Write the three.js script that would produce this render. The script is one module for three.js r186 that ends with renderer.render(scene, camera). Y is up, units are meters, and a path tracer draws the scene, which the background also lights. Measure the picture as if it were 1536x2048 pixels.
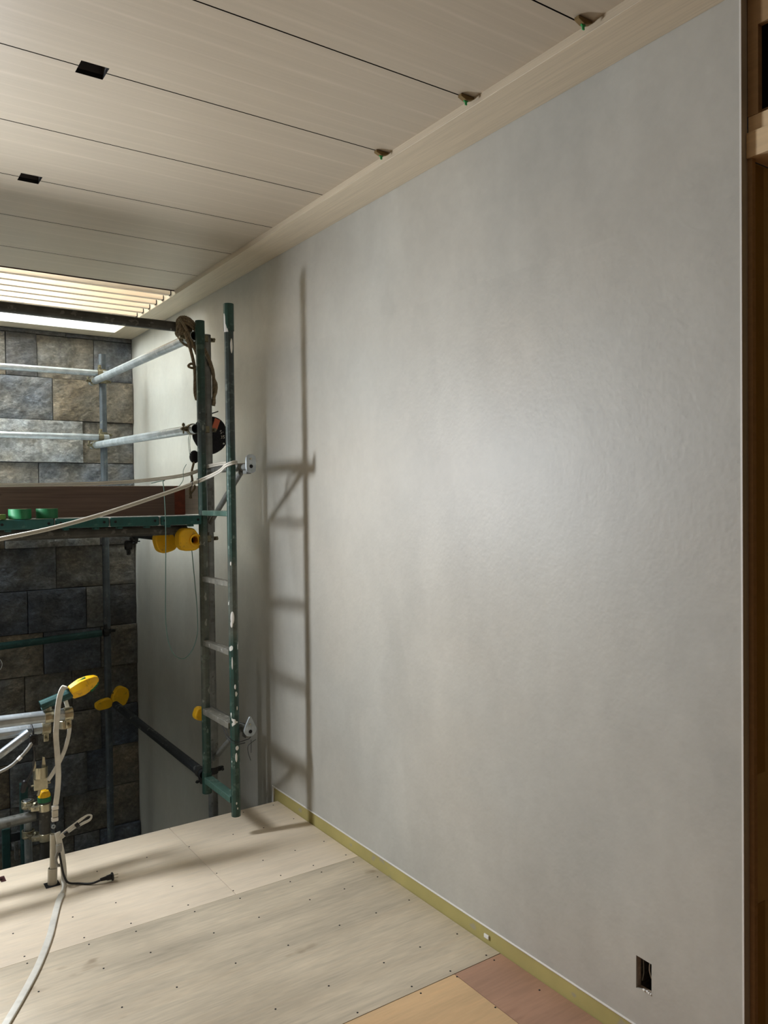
import * as THREE from 'three';
import { RectAreaLightUniformsLib } from 'three/addons/lights/RectAreaLightUniformsLib.js';
import { RoundedBoxGeometry } from 'three/addons/geometries/RoundedBoxGeometry.js';
import { mergeGeometries, toCreasedNormals } from 'three/addons/utils/BufferGeometryUtils.js';

// World: x = 0 is the plastered wall (room on the negative side), y up with the plywood floor at 0,
// s = -z is the distance along the wall from the photographer.
const V = (x, y, s) => new THREE.Vector3(x, y, -s);
const scene = new THREE.Scene();
scene.background = new THREE.Color(0x05070a);
RectAreaLightUniformsLib.init();

// ---------------------------------------------------------------- camera
const FL = 1583;
const camera = new THREE.PerspectiveCamera(2 * Math.atan(1024 / FL) * 180 / Math.PI, 1536 / 2048, 0.05, 60);
camera.position.set(-1.824, 1.566, 0);
camera.rotation.order = 'YXZ';
camera.rotation.set(-1.0415 * Math.PI / 180, -34.291 * Math.PI / 180, -0.662 * Math.PI / 180);
scene.add(camera);

// ---------------------------------------------------------------- renderer and main lights
const renderer = new THREE.WebGLRenderer({ antialias: true });
renderer.toneMapping = THREE.LinearToneMapping;
renderer.toneMappingExposure = 1.0;
renderer.shadowMap.enabled = true;
const LAMP_AT = V(-1.82, 1.72, 3.76);      // site floodlight on the scaffold, just outside the frame
const LAMP_W = 0.4, LAMP_H = 0.26;
const floodGlow = new THREE.RectAreaLight(new THREE.Color(0.90, 0.94, 1.0), 232, LAMP_W, LAMP_H);
floodGlow.position.copy(LAMP_AT);
floodGlow.lookAt(V(-1.73, 1.43, 2.76));
floodGlow.castShadow = true; floodGlow.name = 'floodlight_light';
scene.add(floodGlow);
const SKY = { x0: -3.3, x1: -0.85, s0: 4.62, s1: 5.86, y: 3.36 };   // the glazed top of the skylight shaft
const skyGlow = new THREE.RectAreaLight(new THREE.Color(0.86, 0.96, 1.0), 14, SKY.x1 - SKY.x0, SKY.s1 - SKY.s0);
skyGlow.position.copy(V((SKY.x0 + SKY.x1) / 2, SKY.y - 0.012, (SKY.s0 + SKY.s1) / 2));
skyGlow.lookAt(V((SKY.x0 + SKY.x1) / 2, 0, (SKY.s0 + SKY.s1) / 2));
skyGlow.castShadow = true; skyGlow.name = 'skylight_light';
scene.add(skyGlow);

// ---------------------------------------------------------------- small helpers
function rng(seed) { let a = seed >>> 0; return () => { a = (a + 0x6D2B79F5) | 0; let t = Math.imul(a ^ (a >>> 15), 1 | a); t = (t + Math.imul(t ^ (t >>> 7), 61 | t)) ^ t; return ((t ^ (t >>> 14)) >>> 0) / 4294967296; }; }
const hash = (x, y, k) => { let h = Math.imul(x, 374761393) ^ Math.imul(y, 668265263) ^ Math.imul(k, 2246822519); h = Math.imul(h ^ (h >>> 13), 1274126177); return ((h ^ (h >>> 16)) >>> 0) / 4294967295; };
function vnoise(x, y, px, py, k) {            // tileable value noise, -1..1
  const xi = Math.floor(x), yi = Math.floor(y), fx = x - xi, fy = y - yi;
  const m = (a, b) => ((a % b) + b) % b;
  const x0 = m(xi, px), x1 = m(xi + 1, px), y0 = m(yi, py), y1 = m(yi + 1, py);
  const u = fx * fx * (3 - 2 * fx), v = fy * fy * (3 - 2 * fy);
  const a = hash(x0, y0, k), b = hash(x1, y0, k), c = hash(x0, y1, k), d = hash(x1, y1, k);
  return 2 * (a + (b - a) * u + (c - a) * v + (a - b - c + d) * u * v) - 1;
}
function fbm(u, v, fx, fy, k, oct = 4, gain = 0.5) {   // u, v in 0..1, fx, fy whole numbers
  let s = 0, a = 1, t = 0;
  for (let o = 0; o < oct; o++) { s += a * vnoise(u * fx, v * fy, fx, fy, k + o * 17); t += a; a *= gain; fx *= 2; fy *= 2; }
  return s / t;
}
const clamp01 = x => Math.max(0, Math.min(1, x));
const sstep = (a, b, x) => { const t = clamp01((x - a) / (b - a)); return t * t * (3 - 2 * t); };
function tex(w, h, fn, sizeU, sizeV, srgb = true) {
  const d = new Uint8Array(w * h * 4);
  for (let j = 0; j < h; j++) for (let i = 0; i < w; i++) {
    const c = fn((i + 0.5) / w, (j + 0.5) / h), o = (j * w + i) * 4;
    if (typeof c === 'number') d[o] = d[o + 1] = d[o + 2] = Math.round(255 * clamp01(c));
    else for (let q = 0; q < 3; q++) d[o + q] = Math.max(0, Math.min(255, Math.round(c[q])));
    d[o + 3] = 255;
  }
  const t = new THREE.DataTexture(d, w, h, THREE.RGBAFormat);
  t.wrapS = t.wrapT = THREE.RepeatWrapping; t.magFilter = THREE.LinearFilter; t.minFilter = THREE.LinearMipmapLinearFilter; t.generateMipmaps = true;
  t.repeat.set(1 / sizeU, 1 / sizeV);
  if (srgb) t.colorSpace = THREE.SRGBColorSpace;
  t.needsUpdate = true;
  return t;
}
const mul = (c, k) => [c[0] * k, c[1] * k, c[2] * k];
const lerp3 = (a, b, t) => [a[0] + (b[0] - a[0]) * t, a[1] + (b[1] - a[1]) * t, a[2] + (b[2] - a[2]) * t];
const std = o => new THREE.MeshStandardMaterial({ roughness: 0.7, metalness: 0, ...o });

// ---------------------------------------------------------------- names, labels, structure
const used = {};
function numbered(n) { const k = used[n] = (used[n] ?? -1) + 1; return k ? `${n}_${String(k).padStart(3, '0')}` : n; }
function mesh(name, geo, mat, parent) {
  const m = new THREE.Mesh(geo, mat); m.castShadow = m.receiveShadow = true;
  m.name = parent === scene ? numbered(name) : name; parent.add(m); return m;
}
function tag(o, label, category, group) { o.userData.label = label; o.userData.category = category; if (group) o.userData.group = group; return o; }
function thing(name, label, category, at, group) { const g = new THREE.Group(); g.name = numbered(name); if (at) g.position.copy(at); tag(g, label, category, group); scene.add(g); return g; }
function structGroup(name) { const g = new THREE.Group(); g.name = name; g.userData.kind = 'structure'; scene.add(g); return g; }
function struct(name, geo, mat) { const m = new THREE.Mesh(geo, mat); m.castShadow = m.receiveShadow = true; m.name = name; m.userData.kind = 'structure'; scene.add(m); return m; }

// ---------------------------------------------------------------- geometry helpers
function uvBox(g, swap = false, du = 0, dv = 0) {      // uv in metres by the way each face looks
  const p = g.attributes.position, n = g.attributes.normal, a = new Float32Array(p.count * 2);
  for (let i = 0; i < p.count; i++) {
    const nx = Math.abs(n.getX(i)), ny = Math.abs(n.getY(i)), nz = Math.abs(n.getZ(i));
    let u, v;
    if (nx >= ny && nx >= nz) { u = -p.getZ(i); v = p.getY(i); }
    else if (ny >= nz) { u = p.getX(i); v = -p.getZ(i); if (swap) [u, v] = [v, u]; }
    else { u = p.getX(i); v = p.getY(i); }
    a[2 * i] = u + du; a[2 * i + 1] = v + dv;
  }
  g.setAttribute('uv', new THREE.BufferAttribute(a, 2)); return g;
}
function box(x0, x1, y0, y1, s0, s1, o = {}) {          // box between two corners, world metres
  const w = x1 - x0, h = y1 - y0, d = s1 - s0;
  const g = o.round ? new RoundedBoxGeometry(w, h, d, o.seg ?? 2, Math.min(o.round, w / 2.01, h / 2.01, d / 2.01)) : new THREE.BoxGeometry(w, h, d);
  g.translate((x0 + x1) / 2, (y0 + y1) / 2, -(s0 + s1) / 2);
  return uvBox(g, o.swap, o.du, o.dv);
}
const Y = new THREE.Vector3(0, 1, 0);
function along(g, a, b) {                                // geometry built along +y from 0 moved to start at a and point to b
  const q = new THREE.Quaternion().setFromUnitVectors(Y, b.clone().sub(a).normalize());
  g.applyQuaternion(q); g.translate(a.x, a.y, a.z); return g;
}
function pipeGeo(L, r, wall = 0.0026, seg = 24) {        // hollow round tube along +y, uv in metres (around, along)
  const ri = Math.max(r - wall, 0.0005), c = Math.min(0.001, wall / 3);
  const pts = [[ri, 0], [r - c, 0], [r, c], [r, L - c], [r - c, L], [ri, L], [ri, 0]].map(p => new THREE.Vector2(...p));
  let g = new THREE.LatheGeometry(pts, seg);
  const p = g.attributes.position, uv = g.attributes.uv;
  for (let i = 0; i < p.count; i++) uv.setXY(i, uv.getX(i) * 2 * Math.PI * r, p.getY(i));
  g = toCreasedNormals(g, 0.6);
  return g;
}
const pipe = (a, b, r, wall) => along(pipeGeo(a.distanceTo(b), r, wall), a, b);
const rod = (a, b, r, r2 = r, seg = 16) => { const L = a.distanceTo(b), g = new THREE.CylinderGeometry(r2, r, L, seg); g.translate(0, L / 2, 0); return along(g, a, b); };
function sweep(pts, w, t, up, closed = false, n = 90) {   // flat cable: rounded strip w wide, t thick along a smooth curve; up = face direction
  const c = new THREE.CatmullRomCurve3(pts, closed, 'centripetal');
  const sec = []; const q = 12;
  for (let i = 0; i < q; i++) { const a = 2 * Math.PI * i / q; const cx = Math.cos(a), sy = Math.sin(a); sec.push([Math.sign(cx) * Math.pow(Math.abs(cx), 0.5) * w / 2, Math.sign(sy) * Math.pow(Math.abs(sy), 0.5) * t / 2]); }
  const pos = [], uv = [], idx = []; let side = null;
  const L = c.getLength();
  for (let j = 0; j <= n; j++) {
    const u = j / n, p = c.getPointAt(u), T = c.getTangentAt(u);
    let f = (typeof up === 'function' ? up(u) : up).clone();
    let sd = new THREE.Vector3().crossVectors(T, f); if (sd.lengthSq() < 1e-4 && side) sd = side.clone(); sd.normalize();
    if (side && sd.dot(side) < 0) sd.negate(); side = sd;
    f = new THREE.Vector3().crossVectors(sd, T).normalize();
    for (let i = 0; i <= q; i++) { const [a, b] = sec[i % q]; pos.push(p.x + sd.x * a + f.x * b, p.y + sd.y * a + f.y * b, p.z + sd.z * a + f.z * b); uv.push(i / q * 2 * (w + t), u * L); }
  }
  const k = q + 1;
  for (let j = 0; j < n; j++) for (let i = 0; i < q; i++) { const a = j * k + i, b = a + 1, d = a + k, e = d + 1; idx.push(a, b, d, b, e, d); }
  for (const j of [0, n]) { const base = pos.length / 3; const p = c.getPointAt(j / n); pos.push(p.x, p.y, p.z); uv.push(0, 0); for (let i = 0; i < q; i++) { const a = j * k + i, b = a + 1; j ? idx.push(base, a, b) : idx.push(base, b, a); } }
  const g = new THREE.BufferGeometry(); g.setAttribute('position', new THREE.Float32BufferAttribute(pos, 3)); g.setAttribute('uv', new THREE.Float32BufferAttribute(uv, 2)); g.setIndex(idx); g.computeVertexNormals(); return g;
}
const wire = (pts, r, n = 80, closed = false) => new THREE.TubeGeometry(new THREE.CatmullRomCurve3(pts, closed, 'centripetal'), n, r, 8, closed);
function twist(pts, r, turns, n = 160) {                 // laid rope: three strands wound about a curve
  const c = new THREE.CatmullRomCurve3(pts, false, 'centripetal'), fr = c.computeFrenetFrames(n), gs = [];
  for (let s = 0; s < 3; s++) {
    const q = [];
    for (let j = 0; j <= n; j++) { const p = c.getPointAt(j / n), a = 2 * Math.PI * (turns * j / n + s / 3); q.push(p.addScaledVector(fr.normals[j], Math.cos(a) * r * 0.55).addScaledVector(fr.binormals[j], Math.sin(a) * r * 0.55)); }
    gs.push(new THREE.TubeGeometry(new THREE.CatmullRomCurve3(q), n, r * 0.55, 6, false));
  }
  return mergeGeometries(gs);
}
const join = gs => mergeGeometries(gs.map(g => { const q = g.index ? g.toNonIndexed() : g; for (const k of Object.keys(q.attributes)) if (!['position', 'normal', 'uv'].includes(k)) q.deleteAttribute(k); return q; }));
function extr(pts, depth, o = {}) { const sh = new THREE.Shape(pts.map(p => new THREE.Vector2(...p))); return new THREE.ExtrudeGeometry(sh, { depth, bevelEnabled: !!o.bevel, bevelSize: o.bevel ?? 0, bevelThickness: o.bevel ?? 0, bevelSegments: 2, curveSegments: 8 }); }

// ---------------------------------------------------------------- materials
const plasterMap = tex(1024, 1024, (u, v) => {
  const big = fbm(u, v, 4, 3, 11, 4, 0.55), mid = fbm(u + 0.03 * fbm(u, v, 6, 6, 5, 2), v, 11, 7, 23, 4, 0.6), fine = fbm(u, v, 90, 90, 41, 3, 0.6);
  const trowel = Math.pow(clamp01(0.5 + fbm(u + 0.06 * v, v, 14, 5, 77, 3, 0.6)), 2) - 0.3;
  const wob = fbm(u, v, 3, 4, 91, 3);
  const swipe = sstep(0.02, 0.06, fbm(u + 0.1 * v, v, 5, 4, 301, 3, 0.5)) - sstep(0.1, 0.16, fbm(u - 0.12 * v, v, 7, 4, 307, 3, 0.5));
  const k = 1 + 0.045 * big + 0.036 * mid + 0.018 * fine + 0.026 * trowel + 0.010 * swipe;
  return [182 * k * (1 + 0.016 * wob), 180 * k, 171 * k * (1 - 0.016 * wob)];
}, 2.3, 2.3);
const plasterBump = tex(512, 512, (u, v) => 0.5 + 0.25 * fbm(u, v, 8, 6, 3, 4, 0.6) + 0.22 * fbm(u, v, 80, 80, 9, 2), 0.9, 0.9, false);
const M = {};
M.plaster = std({ map: plasterMap, bumpMap: plasterBump, bumpScale: 0.0009, roughness: 0.52 });
const woodPale = tex(1024, 512, (u, v) => {
  const g = fbm(u, v, 5, 90, 31, 3, 0.6), w = fbm(u, v, 3, 16, 47, 3);
  let wash = 0;
  for (const [c, wd, a] of [[0.08, 0.012, 0.8], [0.2, 0.008, 0.4], [0.33, 0.014, 1], [0.47, 0.008, 0.5], [0.62, 0.012, 0.9], [0.75, 0.007, 0.4], [0.88, 0.014, 0.7]]) {
    const d = v - c - 0.012 * fbm(u, 0.5, 6, 2, Math.round(c * 100), 3);
    wash += a * Math.exp(-d * d / (wd * wd)) * (0.6 + 0.5 * fbm(u, v, 14, 30, 7, 2));
  }
  const k = 1 + 0.020 * g + 0.020 * w + 0.072 * wash;
  return [182 * k, 169 * k, 149 * k * (1 + 0.015 * wash)];
}, 1.9, 0.4645);
M.ceiling = std({ map: woodPale, roughness: 0.42 });
const trimTex = tex(1024, 256, (u, v) => { const g = fbm(u, v, 8, 60, 131, 3, 0.65), w = fbm(u, v, 3, 8, 147, 2); const k = 1 + 0.055 * g + 0.03 * w; return [204 * k, 190 * k, 166 * k]; }, 1.2, 0.25);
M.trim = std({ map: trimTex, roughness: 0.48 });
function plyTex(k0, base, dark, amt) {
  return tex(1024, 512, (u, v) => {
    const st = fbm(u + 0.02 * fbm(u, v, 4, 6, k0 + 9, 2), v, 4, 44, k0, 4, 0.6), cl = fbm(u, v, 5, 6, k0 + 3, 4, 0.6), fl = fbm(u, v, 40, 160, k0 + 5, 2), wv = Math.sin(26 * (v + 0.07 * fbm(u, v, 2, 3, k0 + 71, 2)));
    const stain = sstep(0.42, 0.7, fbm(u, v, 9, 8, k0 + 13, 4, 0.62)) * sstep(0.0, 0.3, fbm(u, v, 3, 3, k0 + 15, 2));
    const k = 1 + amt * (0.06 * st + 0.05 * cl + 0.03 * fl + 0.012 * wv);
    return mul(lerp3(base, dark, clamp01(0.25 * amt * st + 0.45 * stain * amt)), k);
  }, 1.82, 0.91);
}
M.plyBeige = std({ map: plyTex(201, [222, 207, 184], [184, 162, 136], 0.9), roughness: 0.5 });
M.plyGrey = std({ map: plyTex(301, [196, 183, 160], [150, 133, 110], 1.7), roughness: 0.52 });
M.plyOrange = std({ map: plyTex(401, [212, 178, 134], [180, 140, 98], 0.9), roughness: 0.6 });
M.plyRed = std({ map: plyTex(501, [176, 138, 114], [140, 102, 82], 1.1), roughness: 0.62 });
const drywall = tex(512, 256, (u, v) => {
  const n = fbm(u, v, 10, 5, 61, 4), sp = sstep(0.32, 0.5, fbm(u, v, 20, 12, 71, 3, 0.6));
  return lerp3(mul([178, 166, 104], 1 + 0.08 * n), [164, 156, 132], 0.85 * sp);
}, 1.3, 0.65);
M.drywall = std({ map: drywall, roughness: 0.9 });
M.drywallBrown = std({ map: tex(256, 256, (u, v) => mul([154, 124, 62], 1 + 0.05 * fbm(u, v, 6, 6, 5, 3)), 0.5, 0.5), roughness: 0.9 });
M.olive = std({ map: tex(256, 256, (u, v) => mul([184, 160, 108], 1 + 0.07 * fbm(u, v, 5, 8, 8, 4)), 0.5, 0.5), roughness: 0.9 });
M.sheathing = std({ map: tex(256, 256, (u, v) => mul([98, 76, 52], 1 + 0.1 * fbm(u, v, 4, 20, 12, 4)), 0.9, 0.9), roughness: 0.9 });   // bare timber sheathing of the unfinished walls
M.bead = std({ color: 0xe6e3dc, roughness: 0.4 });
M.boardEdge = std({ map: tex(128, 128, (u, v) => mul([176, 160, 142], 1 + 0.1 * fbm(u, v, 4, 14, 66, 3)), 0.05, 0.05), roughness: 0.9 });
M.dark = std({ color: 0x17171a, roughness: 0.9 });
M.boxGrey = std({ color: 0x5d5a58, roughness: 0.7 });
M.whitePaint = std({ color: 0xf0efe9, roughness: 0.7 });
M.concrete = std({ map: tex(256, 256, (u, v) => mul([168, 166, 160], 1 + 0.12 * fbm(u, v, 6, 6, 15, 4)), 1, 1), roughness: 0.95 });
M.slat = std({ map: tex(512, 128, (u, v) => mul([238, 216, 192], 1 + 0.04 * fbm(u, v, 5, 40, 19, 3)), 1.5, 0.12), roughness: 0.55 });
const stoneTints = [[112, 115, 117], [92, 98, 107], [118, 115, 107], [126, 117, 101], [88, 88, 88], [150, 151, 148]];
M.stone = stoneTints.map((c, i) => std({
  map: tex(512, 512, (u, v) => {
    const a = fbm(u, v, 6, 6, 600 + i, 5, 0.62), b = fbm(u, v, 30, 34, 640 + i, 4, 0.7), r = 1 - Math.abs(fbm(u, v, 16, 20, 660 + i, 4, 0.6)) * 3, hue = fbm(u, v, 4, 4, 680 + i, 3);
    const vein = Math.pow(clamp01(1 - 5 * Math.abs(fbm(u + 0.05 * b, v, 7, 12, 690 + i, 4, 0.6))), 3);
    const k = 0.92 + 0.22 * a + 0.22 * b + 0.14 * clamp01(r) * clamp01(0.4 + b) + 0.34 * vein * clamp01(0.15 + 1.2 * a);
    return [0.96 * c[0] * k * (1 + 0.06 * hue), 0.96 * c[1] * k, 0.96 * c[2] * k * (1 - 0.09 * hue)];
  }, 0.62, 0.62),
  bumpMap: tex(512, 512, (u, v) => 0.5 + 0.4 * fbm(u, v, 12, 18, 700 + i, 5, 0.62), 0.62, 0.62, false), bumpScale: 0.014, roughness: 0.6,
}));
M.joint = std({ color: 0x2a2a2b, roughness: 1 });
const galv = (k, base, spot, amt) => tex(128, 1024, (u, v) => {
  const n = fbm(u, v, 3, 60, k, 4, 0.6), st = fbm(u, v, 14, 10, k + 3, 3), sp = sstep(0.38, 0.5, fbm(u, v, 6, 70, k + 7, 3, 0.6));
  return lerp3(mul(base, 1 + amt * (0.14 * n + 0.1 * st)), spot, 0.75 * sp);
}, 0.1527, 2.0);
M.galv = std({ map: galv(801, [168, 176, 180], [205, 208, 206], 1), roughness: 0.42, metalness: 0.55 });
M.galvDull = std({ map: galv(811, [122, 124, 120], [92, 92, 86], 1.2), roughness: 0.55, metalness: 0.4 });
M.galvDark = std({ map: galv(821, [74, 73, 68], [112, 110, 102], 1.2), roughness: 0.6, metalness: 0.3 });
M.poleDark = std({ map: galv(825, [84, 92, 98], [118, 122, 120], 1.1), roughness: 0.5, metalness: 0.25 });
M.sleeve = std({ map: galv(827, [32, 68, 58], [60, 88, 78], 1), roughness: 0.45 });
M.blackTube = std({ map: galv(831, [40, 44, 48], [120, 122, 118], 1.0), roughness: 0.55, metalness: 0.2 });
M.tealTube = std({ map: galv(841, [36, 74, 72], [60, 92, 88], 1), roughness: 0.5, metalness: 0.1 });
function ladderTex(k, bands, drip) {
  const green = [42, 70, 61], worn = [92, 93, 84], darkc = [48, 56, 54];
  return tex(128, 2048, (u, v) => {
    const y = v * 2.4; let c = green;
    for (const [y0, y1, kind] of bands) { const e = 0.04 * fbm(u, v, 4, 40, k, 3); const t = sstep(y0 - 0.05, y0 + 0.05, y + e) * (1 - sstep(y1 - 0.05, y1 + 0.05, y + e)); c = lerp3(c, kind ? darkc : worn, 0.85 * t); }
    const n = fbm(u, v, 4, 90, k + 3, 4, 0.6), sp = sstep(0.28, 0.42, fbm(u, v, 5, 110, k + 9, 3, 0.6));
    c = mul(c, 1 + 0.2 * n); c = lerp3(c, [112, 124, 112], 0.35 * sp);
    const wp = sstep(0.5, 0.53, fbm(u, v, 5, 46, k + 19, 3, 0.55)) * drip(y);
    return lerp3(c, [226, 226, 218], wp);
  }, 2 * Math.PI * 0.0213, 2.4);
}
M.ladderRight = std({ map: ladderTex(861, [[0.82, 1.2, 0], [1.72, 2.26, 1]], y => (y < 1.0 ? 1 : 0.25)), roughness: 0.45, metalness: 0.05 });
M.ladderLeft = std({ map: ladderTex(871, [[0.42, 1.32, 0], [1.7, 1.95, 1]], y => 0.3), roughness: 0.45, metalness: 0.05 });
M.rungGreen = std({ map: galv(881, [68, 98, 88], [116, 130, 120], 1.2), roughness: 0.5 });
M.rungWorn = std({ map: galv(891, [118, 116, 106], [172, 170, 160], 1.3), roughness: 0.6 });
M.plank = std({ map: galv(901, [30, 84, 80], [70, 110, 104], 0.9), roughness: 0.45, metalness: 0.15 });
M.clamp = std({ map: tex(128, 128, (u, v) => lerp3(mul([122, 116, 92], 1 + 0.25 * fbm(u, v, 5, 5, 910, 4)), [80, 70, 52], sstep(0.2, 0.5, fbm(u, v, 6, 6, 911, 3))), 0.08, 0.08), roughness: 0.5, metalness: 0.45 });
M.zinc = std({ map: tex(128, 128, (u, v) => mul([178, 172, 148], 1 + 0.12 * fbm(u, v, 5, 5, 920, 4)), 0.08, 0.08), roughness: 0.28, metalness: 0.8 });
M.clampDark = std({ color: 0x2c2d2d, roughness: 0.6, metalness: 0.3 });
M.yellow = std({ map: tex(256, 256, (u, v) => lerp3(mul([244, 190, 18], 1 + 0.06 * fbm(u, v, 4, 4, 930, 4)), [196, 150, 40], 0.6 * sstep(0.3, 0.55, fbm(u, v, 9, 9, 931, 3))), 0.15, 0.15), roughness: 0.5 });
M.timber = std({ map: tex(1024, 256, (u, v) => { const g = fbm(u, v, 5, 40, 940, 4, 0.6), kn = sstep(0.55, 0.72, fbm(u, v, 10, 5, 941, 3)); return lerp3(mul([116, 97, 87], 1 + 0.15 * g), [62, 48, 43], 0.7 * kn); }, 1.4, 0.2), roughness: 0.8 });
M.timberRed = std({ map: tex(128, 128, (u, v) => mul([124, 64, 46], 1 + 0.12 * fbm(u, v, 5, 12, 945, 3)), 0.1, 0.15), roughness: 0.75 });
M.timberPale = std({ map: tex(256, 128, (u, v) => mul([190, 178, 166], 1 + 0.12 * fbm(u, v, 4, 30, 950, 4)), 0.5, 0.15), roughness: 0.8 });
M.tape = std({ color: 0x18693e, roughness: 0.5 }); M.tapeLight = std({ color: 0x5d7a30, roughness: 0.55 }); M.tapeCore = std({ color: 0xb89f78, roughness: 0.9 });
M.cableWhite = std({ map: tex(64, 512, (u, v) => mul([214, 211, 200], 1 + 0.07 * fbm(u, v, 3, 40, 960, 4)), 0.06, 0.8), roughness: 0.5 });
M.cableGrey = std({ color: 0x9a9a94, roughness: 0.5 });
M.black = std({ color: 0x131315, roughness: 0.45 });
M.cloth = std({ map: tex(256, 256, (u, v) => mul([26, 26, 30], 1 + 0.35 * fbm(u, v, 20, 20, 970, 3)), 0.12, 0.12), roughness: 0.9 });
M.orangeCloth = std({ color: 0xd9785a, roughness: 0.8 });
M.cordGreen = std({ color: 0x5f7d74, roughness: 0.6 });
M.rope = std({ map: tex(128, 128, (u, v) => mul([128, 116, 94], 1 + 0.35 * fbm(u, v, 8, 16, 980, 3)), 1, 1), roughness: 0.95 });
M.pvc = std({ color: 0xcdc7b6, roughness: 0.4 });
M.plasterChip = std({ color: 0xe8e6df, roughness: 0.9 });
M.greenTab = std({ color: 0x2fa257, roughness: 0.5 });
M.shim = std({ map: tex(128, 128, (u, v) => mul([120, 98, 58], 1 + 0.15 * fbm(u, v, 4, 12, 990, 3)), 0.05, 0.05), roughness: 0.8 });
M.cabinetWood = std({ map: tex(512, 256, (u, v) => mul([170, 138, 98], 1 + 0.07 * fbm(u, v, 4, 40, 995, 4)), 0.8, 0.4), roughness: 0.6 });
M.pencilWood = std({ map: tex(512, 256, (u, v) => mul([228, 200, 158], 1 + 0.06 * fbm(u, v, 4, 50, 996, 4)), 0.8, 0.3), roughness: 0.6 });

// ================================================================ THE ROOM
const EDGE = 3.69, STONE = 6.04, WALL_END = 1.11, TOPW = 2.92, CEIL = 2.81, LOW = -2.6;
{ // plaster skin with the switch-box cut-out and the bare strip at the floor
  const sh = new THREE.Shape();
  sh.moveTo(WALL_END, 0.066); sh.lineTo(EDGE + 0.052, 0.066); sh.lineTo(EDGE + 0.052, LOW); sh.lineTo(STONE + 0.02, LOW); sh.lineTo(STONE + 0.02, CEIL); sh.lineTo(WALL_END, CEIL); sh.closePath();
  const rag = [[1.4365, 0.172], [1.4355, 0.265], [1.384, 0.2635], [1.3845, 0.181], [1.392, 0.1775], [1.399, 0.1795], [1.408, 0.1745], [1.420, 0.1755]];
  const hole = new THREE.Path(); rag.forEach(([s, y], i) => i ? hole.lineTo(s, y) : hole.moveTo(s, y)); hole.closePath(); sh.holes.push(hole);
  const g = new THREE.ExtrudeGeometry(sh, { depth: 0.006, bevelEnabled: false });
  g.rotateY(Math.PI / 2);                                  // shape x (=s) -> -z, extrusion -> +x
  uvBox(g);
  const w = structGroup('wall_right');
  const skin = mesh('plaster_skin', g, M.plaster, w);
  // plasterboard behind, with the same opening
  const sb = new THREE.Shape(); sb.moveTo(WALL_END, -0.03); sb.lineTo(EDGE + 0.045, -0.03); sb.lineTo(EDGE + 0.045, LOW); sb.lineTo(STONE + 0.02, LOW); sb.lineTo(STONE + 0.02, TOPW); sb.lineTo(WALL_END, TOPW); sb.closePath();
  const h2 = new THREE.Path(); [[1.437, 0.172], [1.437, 0.2655], [1.383, 0.2655], [1.383, 0.172]].forEach(([s, y], i) => i ? h2.lineTo(s, y) : h2.moveTo(s, y)); h2.closePath(); sb.holes.push(h2);
  const gb = new THREE.ExtrudeGeometry(sb, { depth: 0.016, bevelEnabled: false }); gb.rotateY(Math.PI / 2); gb.translate(0.0062, 0, 0); uvBox(gb);
  mesh('plasterboard', gb, [M.drywall, M.boardEdge], w);
  mesh('stud', box(0.0225, 0.11, -0.03, TOPW, 1.475, 1.56, { swap: true }), M.timberPale, w);
  mesh('outer_wall', box(0.12, 0.22, LOW, TOPW, 1.24, STONE + 0.4), M.concrete, w);
  mesh('wall_body_back', box(0.0, 0.25, -0.3, TOPW, -3.2, -0.9), M.plaster, w);
  // chipped plaster at the lower lip of the cut-out
  const r = rng(5);
  for (let i = 0; i < 6; i++) { const c = new THREE.IcosahedronGeometry(0.0022 + 0.0025 * r(), 1); c.translate(-0.0003 + 0.002 * r(), 0.1765 + 0.003 * r() + (i > 3 ? 0.001 : 0), -(1.387 + 0.005 * i)); mesh('plaster_chip', c, M.plasterChip, w); }
}
{ // white stop beads
  const t = structGroup('trim_1');
  mesh('stop_bead', box(-0.004, 0.0055, 0.062, 0.0675, WALL_END + 0.002, EDGE + 0.052, { round: 0.0015 }), M.bead, t);
  mesh('stop_bead', box(-0.0035, 0.0055, -0.03, 0.062, EDGE + 0.037, EDGE + 0.0515, { round: 0.0015 }), M.bead, t);
  const c = structGroup('trim_2');
  mesh('corner_bead', box(-0.0022, 0.0, 0.0675, CEIL - 0.03, WALL_END - 0.0016, WALL_END + 0.004, { round: 0.001 }), M.bead, c);
  mesh('reveal_edge', box(0.0, 0.0222, -0.02, CEIL - 0.03, WALL_END - 0.0016, WALL_END - 0.0002), M.plaster, c);
}
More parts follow.
